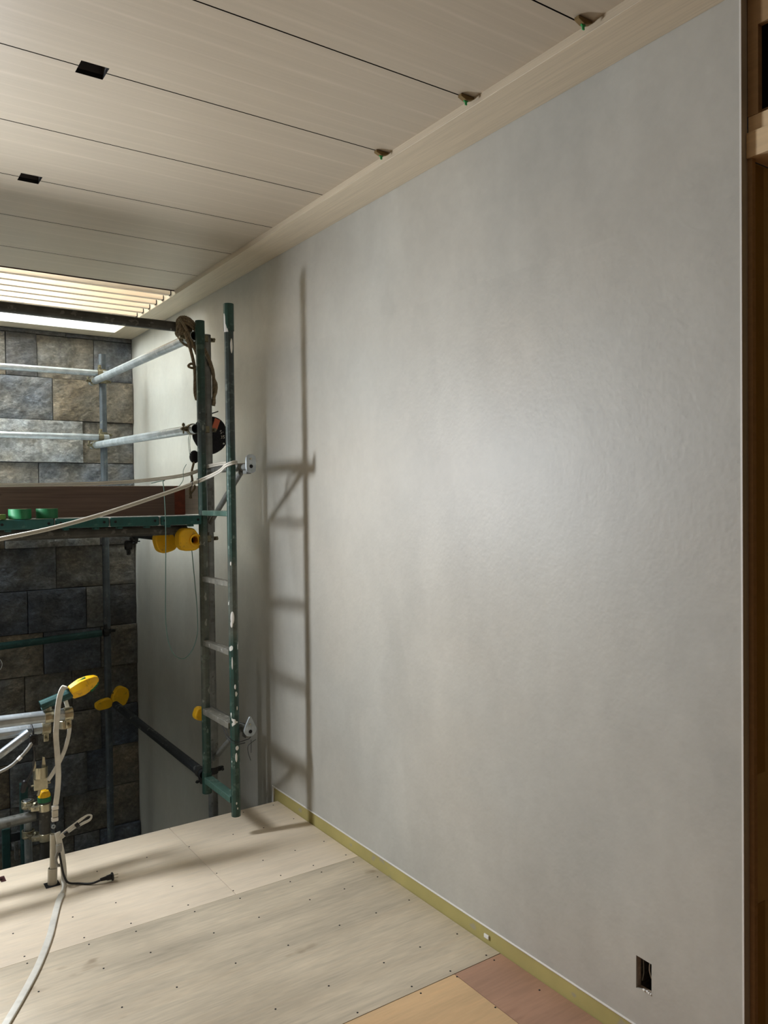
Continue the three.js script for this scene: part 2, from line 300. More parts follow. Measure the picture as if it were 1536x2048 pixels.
{ // floor: plywood sheets on a slab
  const f = structGroup('floor');
  const G = 0.0012, ty = -0.015;
  const sheet = (x0, x1, s0, s1, mat, du, y = 0) => { const m = mesh('plywood_sheet', box(x0 + G, x1 - G, ty + y, y, s0 + G, s1 - G, { du, dv: du * 0.37 }), mat, f); return m; };
  const sheets = [
    sheet(-0.572, 0.004, 2.908, EDGE, M.plyBeige, 0.3), sheet(-2.4, -0.572, 2.908, EDGE, M.plyBeige, 1.13),
    sheet(-1.82, 0.004, 2.003, 2.908, M.plyGrey, 0.55, 0.0006), sheet(-3.64, -1.82, 2.003, 2.908, M.plyGrey, 1.7),
    sheet(-0.2, 0.004, 1.09, 2.003, M.plyRed, 0.2), sheet(-2.02, -0.2, 1.09, 2.003, M.plyOrange, 0.9),
    sheet(-4.6, -2.4, 2.908, EDGE, M.plyBeige, 0.77), sheet(-4.6, -3.64, 2.003, 2.908, M.plyGrey, 0.1), sheet(-4.6, -2.02, 1.09, 2.003, M.plyOrange, 0.4),
    sheet(-4.6, 0.6, -3.2, 1.09, M.plyRed, 0.4),
  ];
  // screws in rows along the joists
  const r = rng(77), head = new THREE.CylinderGeometry(0.0032, 0.0032, 0.0008, 8);
  const xs = [-0.04, -0.2, -0.352, -0.566, -0.757, -0.975, -1.14, -1.345], put = (x, s, sh, y) => { const m = mesh('screw_head', head, M.dark, sh); m.position.copy(V(x + 0.012 * (r() - 0.5), y + 0.0003, s + 0.02 * (r() - 0.5))); };
  for (const x of xs) {
    for (const s of [3.66, 3.435, 3.12, 2.945]) if (!(s > 3.6 && x < -0.3)) put(x, s, sheets[x > -0.572 ? 0 : 1], 0);
    for (const s of [2.878, 2.7, 2.47, 2.19, 2.03]) put(x, s, sheets[2], 0.0006);
    for (const s of [1.985, 1.79, 1.5]) if (x > -0.5) put(x, s, sheets[x > -0.2 ? 4 : 5], 0);
  }
  mesh('edge_blemish', box(-0.0, 0.0058, 0.02, 0.034, 2.06, 2.085, { round: 0.002 }), M.plasterChip, f);
  mesh('slab', box(-4.6, 0.0, -0.28, ty - 0.001, -3.2, EDGE - 0.002), M.concrete, f);
  mesh('slab_edge', box(-4.6, 0.0, LOW, -0.28, EDGE - 0.12, EDGE - 0.004), M.concrete, f);
  mesh('lower_floor', box(-4.6, 0.2, LOW - 0.1, LOW, EDGE - 0.1, STONE + 0.3), M.concrete, f);
}
{ // ceiling: long boards, one per strip, with open grooves and two cut-outs
  const c = structGroup('ceiling');
  const P = 0.4645, G0 = 1.441, gap = 0.0052, XL = -4.6, XR = -0.176, T = 0.014;
  const cuts = [[-1.246, -1.168, 2.338, 2.412], [-1.246, -1.170, 3.258, 3.338]];
  const grooves = []; for (let k = -9; k <= 6; k++) grooves.push(G0 + k * P);
  grooves.push(4.592);
  for (let i = 0; i < grooves.length - 1; i++) {
    const a = grooves[i] + gap / 2, b = grooves[i + 1] - gap / 2;
    const pts = [[XL, a]];
    for (const [x0, x1, s0, s1] of cuts) if (s0 < grooves[i] && s1 > grooves[i]) pts.push([x0, a], [x0, s1], [x1, s1], [x1, a]);
    pts.push([XR, a], [XR, b]);
    for (const [x0, x1, s0, s1] of cuts) if (s0 < grooves[i + 1] && s1 > grooves[i + 1]) pts.push([x1, b], [x1, s0], [x0, s0], [x0, b]);
    pts.push([XL, b]);
    const g = extr(pts, T); g.rotateX(-Math.PI / 2); g.translate(0, CEIL, 0);      // shape y (=s) -> -z
    uvBox(g, false, i * 0.73, -grooves[i]);
    mesh('ceiling_board', g, [M.ceiling, M.dark], c);  // edge faces coloured dark, standing in for shade in the grooves
  }
  for (const [x0, x1, s0, s1] of cuts) {                       // metal box let into the void above each cut-out
    const y0 = CEIL + T + 0.0005, y1 = CEIL + 0.075;
    const b = join([box(x0 - 0.004, x0, y0, y1, s0, s1), box(x1, x1 + 0.004, y0, y1, s0, s1), box(x0, x1, y0, y1, s1, s1 + 0.004), box(x0, x1, y0, y1, s0 - 0.004, s0)]);
    const bx = mesh('recess_box', b, M.boxGrey, c);
    mesh('recess_top', box(x0, x1, y1 - 0.003, y1, s0, s1), M.dark, c);
  }
  // reveal board along the plaster wall and along the stone wall
  mesh('edge_board', box(-0.176, -0.0005, 2.785, CEIL + 0.012, 1.0, STONE, { swap: true, round: 0.0015 }), M.trim, c);
  mesh('edge_board', box(-4.6, -0.177, 2.785, CEIL + 0.012, 5.868, STONE, { round: 0.0015 }), M.trim, c);
  mesh('edge_board', box(-0.176, 0.6, 2.785, CEIL + 0.012, -1.0, 0.9985, { swap: true, round: 0.0015 }), M.trim, c);
  // solid deck over the void with the skylight shaft left open
  const D0 = TOPW, D1 = 3.02;
  mesh('roof_deck', box(-4.7, 0.7, D0, D1, -3.3, SKY.s0 - 0.03), M.dark, c);
  mesh('roof_deck', box(-4.7, 0.3, D0, D1, 5.9, STONE + 0.4), M.dark, c);
  mesh('roof_deck', box(-4.7, SKY.x0 - 0.03, D0, D1, SKY.s0 - 0.03, 5.9), M.dark, c);
  mesh('roof_deck', box(-0.14, 0.3, D0, D1, SKY.s0 - 0.03, 5.9), M.dark, c);
}
{ // skylight: white shaft, glazing, hanging timber slats below it
  const w = structGroup('window_1');
  const { x0, x1, s0, s1, y } = SKY;
  const y0 = CEIL + 0.013;
  mesh('shaft_wall', box(-0.16, -0.142, y0, y, s0 - 0.012, s1 + 0.03), M.whitePaint, w);
  mesh('shaft_wall', box(x0 - 0.02, x0, 2.80, y, s0 - 0.012, s1 + 0.03), M.whitePaint, w);
  mesh('shaft_wall', box(x0, -0.16, 2.786, y, s1 + 0.0, s1 + 0.007), M.whitePaint, w);
  mesh('shaft_wall', box(x0, -0.16, y0, y, s0 - 0.026, s0 - 0.012), M.whitePaint, w);
  mesh('shaft_edge', box(x0, -0.178, CEIL - 0.004, CEIL + 0.02, 4.596, 4.601), std({ color: 0x4c3530, roughness: 0.7 }), w);
  mesh('shaft_top', box(x1, -0.142, y, y + 0.02, s0 - 0.02, s1 + 0.03), M.whitePaint, w);
  const gl = mesh('glazing', box(x0 - 0.02, x1, y, y + 0.02, s0 - 0.02, s1 + 0.03), std({ color: 0xdfe8ee, emissive: new THREE.Color(0.86, 0.95, 1.0), emissiveIntensity: 3, roughness: 0.5 }), w);
}
{ // slats: each a thing of its own
  const proto = new THREE.Group(); proto.name = 'x';
  const mk = () => {
    const t = thing('skylight_slat', '', 'slat', null, 'timber slats under the skylight');
    mesh('slat_board', box(SKY.x0 + 0.005, -0.182, CEIL - 0.012, CEIL + 0.085, -0.017, 0.017, { round: 0.0015 }), M.slat, t);
    mesh('end_bracket', box(-0.1815, -0.1775, CEIL - 0.013, CEIL + 0.085, -0.0172, 0.0172), M.dark, t);
    mesh('fixing_strip', box(-0.1775, -0.1605, CEIL + 0.02, CEIL + 0.06, -0.006, 0.006), M.whitePaint, t);
    return t;
  };
  const ord = ['nearest to the boarded ceiling', 'second from the boarded ceiling', 'third from the boarded ceiling', 'fourth from the boarded ceiling', 'fifth from the boarded ceiling', 'sixth from the boarded ceiling, just above the dark top tube', 'seventh from the boarded ceiling, behind the dark top tube', 'closest to the stone wall, behind the dark top tube'];
  const first = mk();
  ord.forEach((o, i) => {
    const t = i ? first.clone() : first;
    if (i) { t.name = numbered('skylight_slat'); scene.add(t); t.userData = { ...first.userData }; }
    t.position.z = -(4.672 + 0.1318 * i);
    t.userData.label = `glowing pale timber skylight slat, ${o}`;
  });
}
{ // stone wall of split slabs, each its own stone
  const w = structGroup('wall_far');
  mesh('backing', box(-4.7, 0.12, LOW, TOPW, STONE + 0.03, STONE + 0.2), M.joint, w);
  const r = rng(321);
  const H = 0.3025, top = 2.752;
  const cutsAt = { 0: [-0.479], 1: [-0.283, -0.675, -0.878], 2: [-0.577], 3: [-0.375], 4: [-0.676], 5: [-0.27], 6: [-0.571], 7: [-0.235, -0.372, -0.769], 8: [-0.273, -0.669], 9: [-0.477], 10: [-0.28], 11: [-0.235, -0.386], 12: [-0.55], 13: [-0.3, -0.482] };
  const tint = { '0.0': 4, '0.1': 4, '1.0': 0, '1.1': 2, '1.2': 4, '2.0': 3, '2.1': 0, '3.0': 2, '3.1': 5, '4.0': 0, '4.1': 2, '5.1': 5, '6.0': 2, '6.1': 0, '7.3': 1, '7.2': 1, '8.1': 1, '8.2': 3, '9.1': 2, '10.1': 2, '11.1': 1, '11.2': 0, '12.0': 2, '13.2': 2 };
  const proud = { '3.1': 0.022, '5.1': 0.034, '7.2': 0.018, '0.0': -0.006, '0.1': 0.0, '7.1': 0.016, '2.0': 0.012 };
  for (let k = 0; k <= 14; k++) {
    const y1 = k === 0 ? 2.784 : top - H * (k - 1), y0 = k === 0 ? top : y1 - H;
    const yb = k === 0 ? top - 0.0 : y0;
    let xs = [-0.002, ...(cutsAt[k] || [-0.4])];
    while (xs[xs.length - 1] > -3.0) xs.push(xs[xs.length - 1] - (0.32 + 0.34 * r()));
    for (let i = 0; i < xs.length - 1; i++) {
      const x1 = xs[i], x0 = xs[i + 1], wd = x1 - x0 - 0.005, ht = y1 - yb - 0.005, dp = 0.05;
      if (ht < 0.01) continue;
      const nx = Math.max(4, Math.round(wd / 0.022)), ny = Math.max(2, Math.round(ht / 0.022));
      let g = new THREE.BoxGeometry(wd, ht, dp, nx, ny, 1);
      const p = g.attributes.position, seed = 1000 + k * 40 + i, pr = proud[`${k}.${i}`] ?? 0.03 * (r() - 0.4);
      for (let q = 0; q < p.count; q++) if (p.getZ(q) > 0) {
        const ax = (p.getX(q) / wd + 0.5), ay = (p.getY(q) / ht + 0.5);
        const e = Math.min(1, 10 * Math.min(ax, 1 - ax) * wd / 0.3, 10 * Math.min(ay, 1 - ay) * ht / 0.3);
        const d = 0.022 * fbm(p.getX(q) * 0.5 + 0.5, p.getY(q) * 0.5 + 0.5, 14, 18, seed, 4, 0.66) + 0.004 * fbm(p.getX(q) + 0.5, p.getY(q) + 0.5, 40, 40, seed + 7, 2);
        p.setZ(q, p.getZ(q) + pr + d * (0.35 + 0.65 * e) + 0.006 * e);
      }
      g.translate((x0 + x1) / 2, (y0 + y1) / 2, -(STONE + dp / 2 - 0.012)); g.computeVertexNormals();
      uvBox(g, false, r() * 3, r() * 3);
      mesh('stone_slab', g, M.stone[tint[`${k}.${i}`] ?? (k > 7 ? [0, 2, 3, 0, 1][Math.floor(r() * 5)] : Math.floor(r() * 5))], w);  // lower rows drawn from lighter tints, making up for light missing there
    }
  }
}
{ // the rest of the shell, outside the frame
  struct('wall_left', box(-4.75, -4.6, LOW, TOPW, -3.2, EDGE), M.sheathing);
  struct('wall_left_stair', box(-4.75, -4.6, LOW, TOPW, EDGE, STONE + 0.3), M.plaster);
  struct('wall_back', box(-4.75, 0.7, -0.3, TOPW, -3.35, -3.2), M.sheathing);
}
{ // recessed cupboard at the right edge of the picture
  const w = structGroup('wall_niche');
  mesh('side_panel', box(0.0226, 0.62, -0.02, 2.3848, WALL_END + 0.0, WALL_END + 0.012), M.olive, w);
  mesh('bare_strip', box(0.037, 0.094, 0.86, 2.38, WALL_END - 0.0012, WALL_END - 0.0001), M.drywallBrown, w);
  mesh('bare_strip', box(0.037, 0.092, -0.02, 0.53, WALL_END - 0.0012, WALL_END - 0.0001), M.drywallBrown, w);
  mesh('back_panel', box(0.62, 0.64, -0.02, 2.8, -0.9, WALL_END + 0.02), M.olive, w);
  mesh('end_panel', box(0.0, 0.62, -0.02, 2.8, -0.92, -0.9), M.olive, w);
  mesh('niche_ceiling', box(0.12, 0.62, 2.42, 2.44, -0.9, WALL_END - 0.002), M.olive, w);
  mesh('jamb', box(0.0222, 0.0362, -0.01, 2.3845, WALL_END - 0.014, WALL_END - 0.0014, { swap: true }), M.cabinetWood, w);
  const l = thing('wooden_lintel', 'pale two-step wooden lintel across the recess right of the grey wall', 'lintel', V(0.06, 2.385, 0.3));
  const lb = (n, x0, x1, y0, y1, m) => { const g = box(x0, x1, y0, y1, -0.88, WALL_END - 0.0018, { round: 0.0015, swap: true }); g.translate(-0.06, -2.385, 0.3); return mesh(n, g, m, l); };
  lb('lower_board', 0.0165, 0.12, 2.385, 2.4465, M.pencilWood);
  lb('upper_board', 0.0245, 0.12, 2.447, 2.487, M.pencilWood);
  const u = thing('upper_cabinet', 'brown wooden cabinet above the lintel with a dark open front', 'cabinet', V(0.06, 2.4875, 0.3));
  const ub = (n, x0, x1, y0, y1, s0, s1, m) => { const g = box(x0, x1, y0, y1, s0, s1); g.translate(-0.06, -2.4875, 0.3); return mesh(n, g, m, u); };
  ub('front_frame', 0.0235, 0.04, 2.4875, 2.784, 1.081, WALL_END - 0.002, M.cabinetWood);
  ub('front_rail', 0.0235, 0.04, 2.70, 2.784, -0.88, 1.081, M.cabinetWood);
  ub('bottom_panel', 0.04, 0.6, 2.4875, 2.5, -0.88, WALL_END - 0.002, M.cabinetWood);
  ub('back_panel', 0.585, 0.6, 2.5, 2.784, -0.88, WALL_END - 0.002, M.dark);
  ub('side_panel', 0.04, 0.585, 2.5, 2.784, WALL_END - 0.014, WALL_END - 0.002, M.dark);
}
{ // wires hanging in the switch-box opening
  const t = thing('electrical_wires', 'loose dark and grey wires inside the switch-box hole low on the grey wall', 'wires', V(0.03, 0.18, 1.4));
  const o = t.position; const L = pts => pts.map(p => V(...p).sub(o));
  mesh('grey_wire', wire(L([[0.034, 0.285, 1.418], [0.028, 0.25, 1.411], [0.029, 0.222, 1.413], [0.033, 0.200, 1.409]]), 0.0017), M.bead, t);
  mesh('black_wire', wire(L([[0.034, 0.285, 1.426], [0.028, 0.255, 1.432], [0.027, 0.21, 1.431], [0.024, 0.185, 1.434]]), 0.0016), M.cableGrey, t);
  mesh('clear_connector', new RoundedBoxGeometry(0.012, 0.016, 0.008, 2, 0.002).translate(0.0, 0.006, 0.006), M.cableGrey, t);
}
M.deckTop = std({ map: galv(905, [204, 206, 204], [170, 172, 168], 1), roughness: 0.7, metalness: 0.1 });
// ================================================================ SCAFFOLDING
const R1 = 0.0243;
function tubeThing(name, label, category, a, b, r, mat, group, wall) {
  const m = mesh(name, pipeGeo(a.distanceTo(b), r, wall ?? 0.0026), mat, scene);
  m.position.copy(a); m.quaternion.setFromUnitVectors(Y, b.clone().sub(a).normalize());
  return tag(m, label, category, group);
}
const AX = { x: new THREE.Vector3(1, 0, 0), y: new THREE.Vector3(0, 1, 0), z: new THREE.Vector3(0, 0, 1) };
function clampThing(label, pa, da, ea, pb, db, eb, mat, group) {   // coupler: a hinged band on each tube, ear and bolt on each band, block between
  const t = thing('scaffold_clamp', label, 'clamp', pa.clone().add(pb).multiplyScalar(0.5), group), o = t.position;
  const rel = g => g.translate(-o.x, -o.y, -o.z);
  for (const [p, d, e] of [[pa, AX[da], ea], [pb, AX[db], eb]]) {
    const band = along(pipeGeo(0.034, 0.0278, 0.0032, 24), p.clone().addScaledVector(d, -0.017), p.clone().addScaledVector(d, 0.017));
    mesh('band', rel(band), mat, t);
    const ear = extr([[-0.011, 0], [0.011, 0], [0.0095, 0.012], [0.004, 0.03], [-0.004, 0.03], [-0.0095, 0.012]], 0.016, { bevel: 0.002 });
    ear.translate(0, 0, -0.008);
    const up = e.clone().normalize(), sd = new THREE.Vector3().crossVectors(up, d).normalize();
    ear.applyMatrix4(new THREE.Matrix4().makeBasis(sd, up, d.clone().multiplyScalar(sd.clone().cross(up).dot(d) >= 0 ? 1 : -1)));
    const at = p.clone().addScaledVector(up, 0.026); ear.translate(at.x, at.y, at.z);
    mesh('ear', rel(uvBox(ear)), mat, t);
    const c = p.clone().addScaledVector(up, 0.045);
    mesh('bolt', rel(join([rod(c.clone().addScaledVector(sd, -0.024), c.clone().addScaledVector(sd, 0.03), 0.0038), rod(c.clone().addScaledVector(sd, 0.015), c.clone().addScaledVector(sd, 0.026), 0.0078, 0.0078, 6)])), mat, t);
  }
  const mid = pa.clone().add(pb).multiplyScalar(0.5), dir = pb.clone().sub(pa).normalize();
  mesh('swivel_block', rel(rod(mid.clone().addScaledVector(dir, -0.006), mid.clone().addScaledVector(dir, 0.006), 0.017)), mat, t);
  return t;
}
const up = AX.y, dn = new THREE.Vector3(0, -1, 0), lf = new THREE.Vector3(-1, 0, 0), rt = AX.x, near = AX.z, far = new THREE.Vector3(0, 0, -1);

const LX = -0.345, LR = 3.42, LL = 3.775;
{ // green ladder frame hung in front of the plaster wall
  const t = thing('ladder_frame', 'tall green scaffold ladder with worn rungs and white paint drips beside the grey wall', 'ladder', V(LX, 0.093, (LR + LL) / 2));
  const o = t.position, rel = g => g.translate(-o.x, -o.y, -o.z);
  mesh('post', rel(pipe(V(LX, 0.093, LR), V(LX, 2.462, LR), 0.0213)), M.ladderRight, t).userData.label = 'right post with white paint drips';
  mesh('post', rel(pipe(V(LX, 0.093, LL), V(LX, 2.452, LL), 0.0213)), M.ladderLeft, t).userData.label = 'left post, green over worn grey';
  mesh('sleeve', rel(pipe(V(LX, 2.34, LR), V(LX, 2.465, LR), 0.0242)), M.sleeve, t);
  mesh('sleeve', rel(pipe(V(LX, 2.335, LL), V(LX, 2.455, LL), 0.0236)), M.sleeve, t);
  mesh('sleeve', rel(pipe(V(LX, 0.093, LL), V(LX, 0.20, LL), 0.0240)), M.sleeve, t);
  const s0 = LR + 0.02, s1 = LL - 0.02;
  for (const [y, h, w, m] of [[1.50, 0.026, 0.026, M.rungGreen], [1.172, 0.026, 0.034, M.rungWorn], [0.853, 0.027, 0.036, M.rungWorn], [0.512, 0.030, 0.05, M.rungWorn], [0.165, 0.032, 0.044, M.rungGreen]])
    mesh('rung', rel(box(LX - w / 2, LX + w / 2, y - h / 2, y + h / 2, s0, s1, { round: 0.004 })), m, t);
  // paper tape curled round the top of the right post, paint scabs lower down
  const strip = new THREE.CylinderGeometry(0.0249, 0.0249, 0.085, 10, 1, true, -1.5, 1.0), sp = strip.attributes.position;
  for (let i = 0; i < sp.count; i++) if (sp.getY(i) > 0) { const a = -1.5 + (Math.atan2(sp.getX(i), sp.getZ(i)) + 1.5) * 0.25; sp.setX(i, 0.0249 * Math.sin(a)); sp.setZ(i, 0.0249 * Math.cos(a)); }
  strip.translate(LX, 2.375, -LR); mesh('paper_tape', rel(strip), std({ color: 0xd6d6d2, side: THREE.DoubleSide, roughness: 0.8 }), t);
  const r = rng(31);
  for (const [y, a, hh, ww] of [[1.02, 0.62, 0.03, 0.009], [0.99, 0.75, 0.016, 0.006], [0.415, 0.2, 0.011, 0.008], [0.372, 0.3, 0.022, 0.005], [0.70, 0.35, 0.012, 0.004], [0.6, 0.1, 0.01, 0.003], [0.81, 0.7, 0.03, 0.003], [1.27, 0.75, 0.01, 0.004], [2.27, 0.15, 0.035, 0.006]]) {
    const g = new THREE.SphereGeometry(1, 10, 8); g.scale(ww, hh, 0.0022); g.translate(0, 0, 0.0208);
    g.rotateY(-1.5 * a + 0.35 + (r() - 0.5) * 0.1); g.translate(LX, y, -LR); mesh('paint_scab', rel(g), M.plasterChip, t);
  }
}
const PX = -0.275, PS = 3.872, BX = -0.305, BS = 5.72;
tubeThing('scaffold_pole', 'grey upright scaffold pole close behind the green ladder', 'scaffold pole', V(PX, LOW, PS), V(PX, 2.41, PS), R1, M.galvDull);
tubeThing('scaffold_pole', 'upright dark galvanised scaffold pole in front of the stone wall', 'scaffold pole', V(BX, LOW, BS), V(BX, 2.595, BS), R1, M.poleDark);
tubeThing('scaffold_tube', 'galvanised guard rail along the grey wall, upper of the two', 'scaffold tube', V(-0.36, 2.385, 3.805), V(-0.36, 2.405, 5.80), R1, M.galv);
tubeThing('scaffold_tube', 'galvanised guard rail along the grey wall, lower of the two', 'scaffold tube', V(-0.36, 1.922, 3.81), V(-0.36, 1.958, 5.80), R1, M.galv);
tubeThing('scaffold_tube', 'pale horizontal rail across the stone wall, upper one of the back rails', 'scaffold tube', V(-2.6, 2.44, BS - 0.058), V(-0.285, 2.452, BS - 0.058), R1 * 0.87, M.galv);
tubeThing('scaffold_tube', 'pale horizontal rail across the stone wall, lower one of the back rails', 'scaffold tube', V(-2.6, 2.0, BS - 0.058), V(-0.285, 2.008, BS - 0.058), R1 * 0.87, M.galv);
tubeThing('scaffold_tube', 'dark teal horizontal tube across the shaded stone wall below the deck', 'scaffold tube', V(-2.6, 0.58, BS - 0.062), V(-0.36, 0.645, BS - 0.062), R1, M.tealTube);
tubeThing('scaffold_tube', 'long dark tube just under the ceiling, running left from the rope lashing', 'scaffold tube', V(-2.8, 2.44, 3.9), V(-0.388, 2.44, 3.9), R1, M.galvDark);
tubeThing('scaffold_tube', 'black tube running low along the grey wall from yellow covers to the ladder foot', 'scaffold tube', V(-0.338, 0.168, 3.83), V(-0.338, 0.19, 5.42), R1, M.blackTube);
tubeThing('scaffold_tube', 'dark transom tube under the front ends of the deck planks', 'scaffold tube', V(-2.6, 1.4165, 3.85), V(-0.405, 1.4165, 3.85), R1, M.galvDark);
tubeThing('scaffold_tube', 'dark transom tube under the rear ends of the deck planks', 'scaffold tube', V(-2.6, 1.4165, 5.66), V(-0.36, 1.4165, 5.66), R1, M.galvDark);
tubeThing('scaffold_tube', 'black ledger tube under the deck with its open end in the yellow cover', 'scaffold tube', V(-0.385, 1.366, 3.79), V(-0.385, 1.366, 5.78), R1, M.blackTube);

// couplers
clampThing('olive clamp at the rope lashing where the top tube meets the pole', V(-0.36, 2.386, 3.865), 'z', lf, V(PX - 0.012, 2.386, PS), 'y', rt, M.clamp);
clampThing('olive clamp beside the black pouch, joining lower wall rail to pole', V(-0.36, 1.924, 3.865), 'z', lf, V(PX - 0.012, 1.924, PS), 'y', rt, M.clamp);
clampThing('clamp holding the upper wall rail to the pole at the stone wall', V(-0.36, 2.404, BS), 'z', lf, V(BX, 2.404, BS), 'y', rt, M.clamp);
clampThing('clamp holding the lower wall rail to the pole at the stone wall', V(-0.36, 1.956, BS), 'z', lf, V(BX, 1.956, BS), 'y', rt, M.clamp);
clampThing('clamp holding the upper back rail to the pole at the stone wall', V(-0.34, 2.452, BS - 0.058), 'x', up, V(BX, 2.47, BS), 'y', rt, M.clamp);
clampThing('clamp holding the lower back rail to the pole at the stone wall', V(-0.34, 2.008, BS - 0.058), 'x', up, V(BX, 2.03, BS), 'y', rt, M.clamp);
clampThing('small dark clamp where the teal tube meets the back pole', V(-0.33, 0.645, BS - 0.062), 'x', up, V(BX, 0.645, BS), 'y', rt, M.clampDark);
clampThing('dark clamp at the foot of the green ladder', V(-0.338, 0.168, 3.872), 'z', dn, V(PX, 0.168, PS), 'y', rt, M.clampDark);
clampThing('olive clamp on the pole just right of the yellow covers', V(-0.385, 1.366, 3.865), 'z', dn, V(PX - 0.012, 1.366, PS), 'y', rt, M.clamp);
clampThing('dark clamp on the ledger tube under the deck, in front of the grey wall', V(-0.385, 1.366, 4.75), 'z', dn, V(-0.43, 1.3, 4.75), 'x', dn, M.clampDark);

function bracket(label, y, arm0, arm1, plate, brace, chan) {
  const t = thing('scaffold_bracket', label, 'bracket', V(-0.287, y, arm0)); const o = t.position, rel = g => g.translate(-o.x, -o.y, -o.z), x = -0.29;
  mesh('arm', rel(pipe(V(x, y, arm0), V(x, y, arm1), 0.0185)), M.galvDull, t);
  mesh('brace', rel(rod(V(x, brace[0], brace[1]), V(x, brace[2], brace[3]), 0.0135)), M.galvDull, t);
  mesh('upright_channel', rel(box(x - 0.018, x + 0.022, chan[0], chan[1], 3.808, 3.842, { round: 0.003 })), M.galvDull, t);
  let pl;
  if (plate === 'oval') pl = extr(Array.from({ length: 28 }, (_, i) => { const a = 2 * Math.PI * i / 28; return [0.0265 * Math.cos(a) * (1 - 0.10 * Math.cos(2 * a)), 0.017 * Math.sign(Math.sin(a)) * Math.min(1, Math.abs(Math.sin(a)) * 3) + 0.024 * Math.sin(a)]; }), 0.006, { bevel: 0.0015 });
  else pl = extr(Array.from({ length: 32 }, (_, i) => { const a = 2 * Math.PI * i / 32, k = Math.sin(a); const w = k > 0 ? 0.03 * (1 - 0.62 * k) : 0.03; return [w * Math.cos(a), k > 0 ? 0.06 * k - 0.004 : 0.03 * k - 0.004]; }), 0.006, { bevel: 0.0015 });
  pl.translate(x + 0.004, y + 0.012, -(arm1 - 0.0005)); mesh('end_plate', rel(uvBox(pl)), M.galv, t);
  mesh('plate_hole', rel(rod(V(x + 0.004, y, arm1 - 0.0078), V(x + 0.004, y, arm1 - 0.0092), 0.0085)), M.dark, t);
  mesh('pin', rel(rod(V(x + 0.002, y + 0.034, arm1 - 0.007), V(x + 0.002, y + 0.034, arm1 - 0.013), 0.004)), M.zinc, t);
  mesh('lug', rel(box(x - 0.012, x + 0.012, y - 0.034, y - 0.017, arm1 + 0.01, arm1 + 0.05, { round: 0.002 })), M.galvDull, t);
  return t;
}
bracket('upper steel bracket with an oval end plate beside the green ladder', 1.716, 3.846, 3.335, 'oval', [1.45, 3.815, 1.70, 3.42], [1.40, 1.70]);
bracket('lower steel bracket with a drop-shaped end plate beside the green ladder', 0.487, 3.846, 3.385, 'drop', [0.245, 3.815, 0.465, 3.50], [0.20, 0.50]);

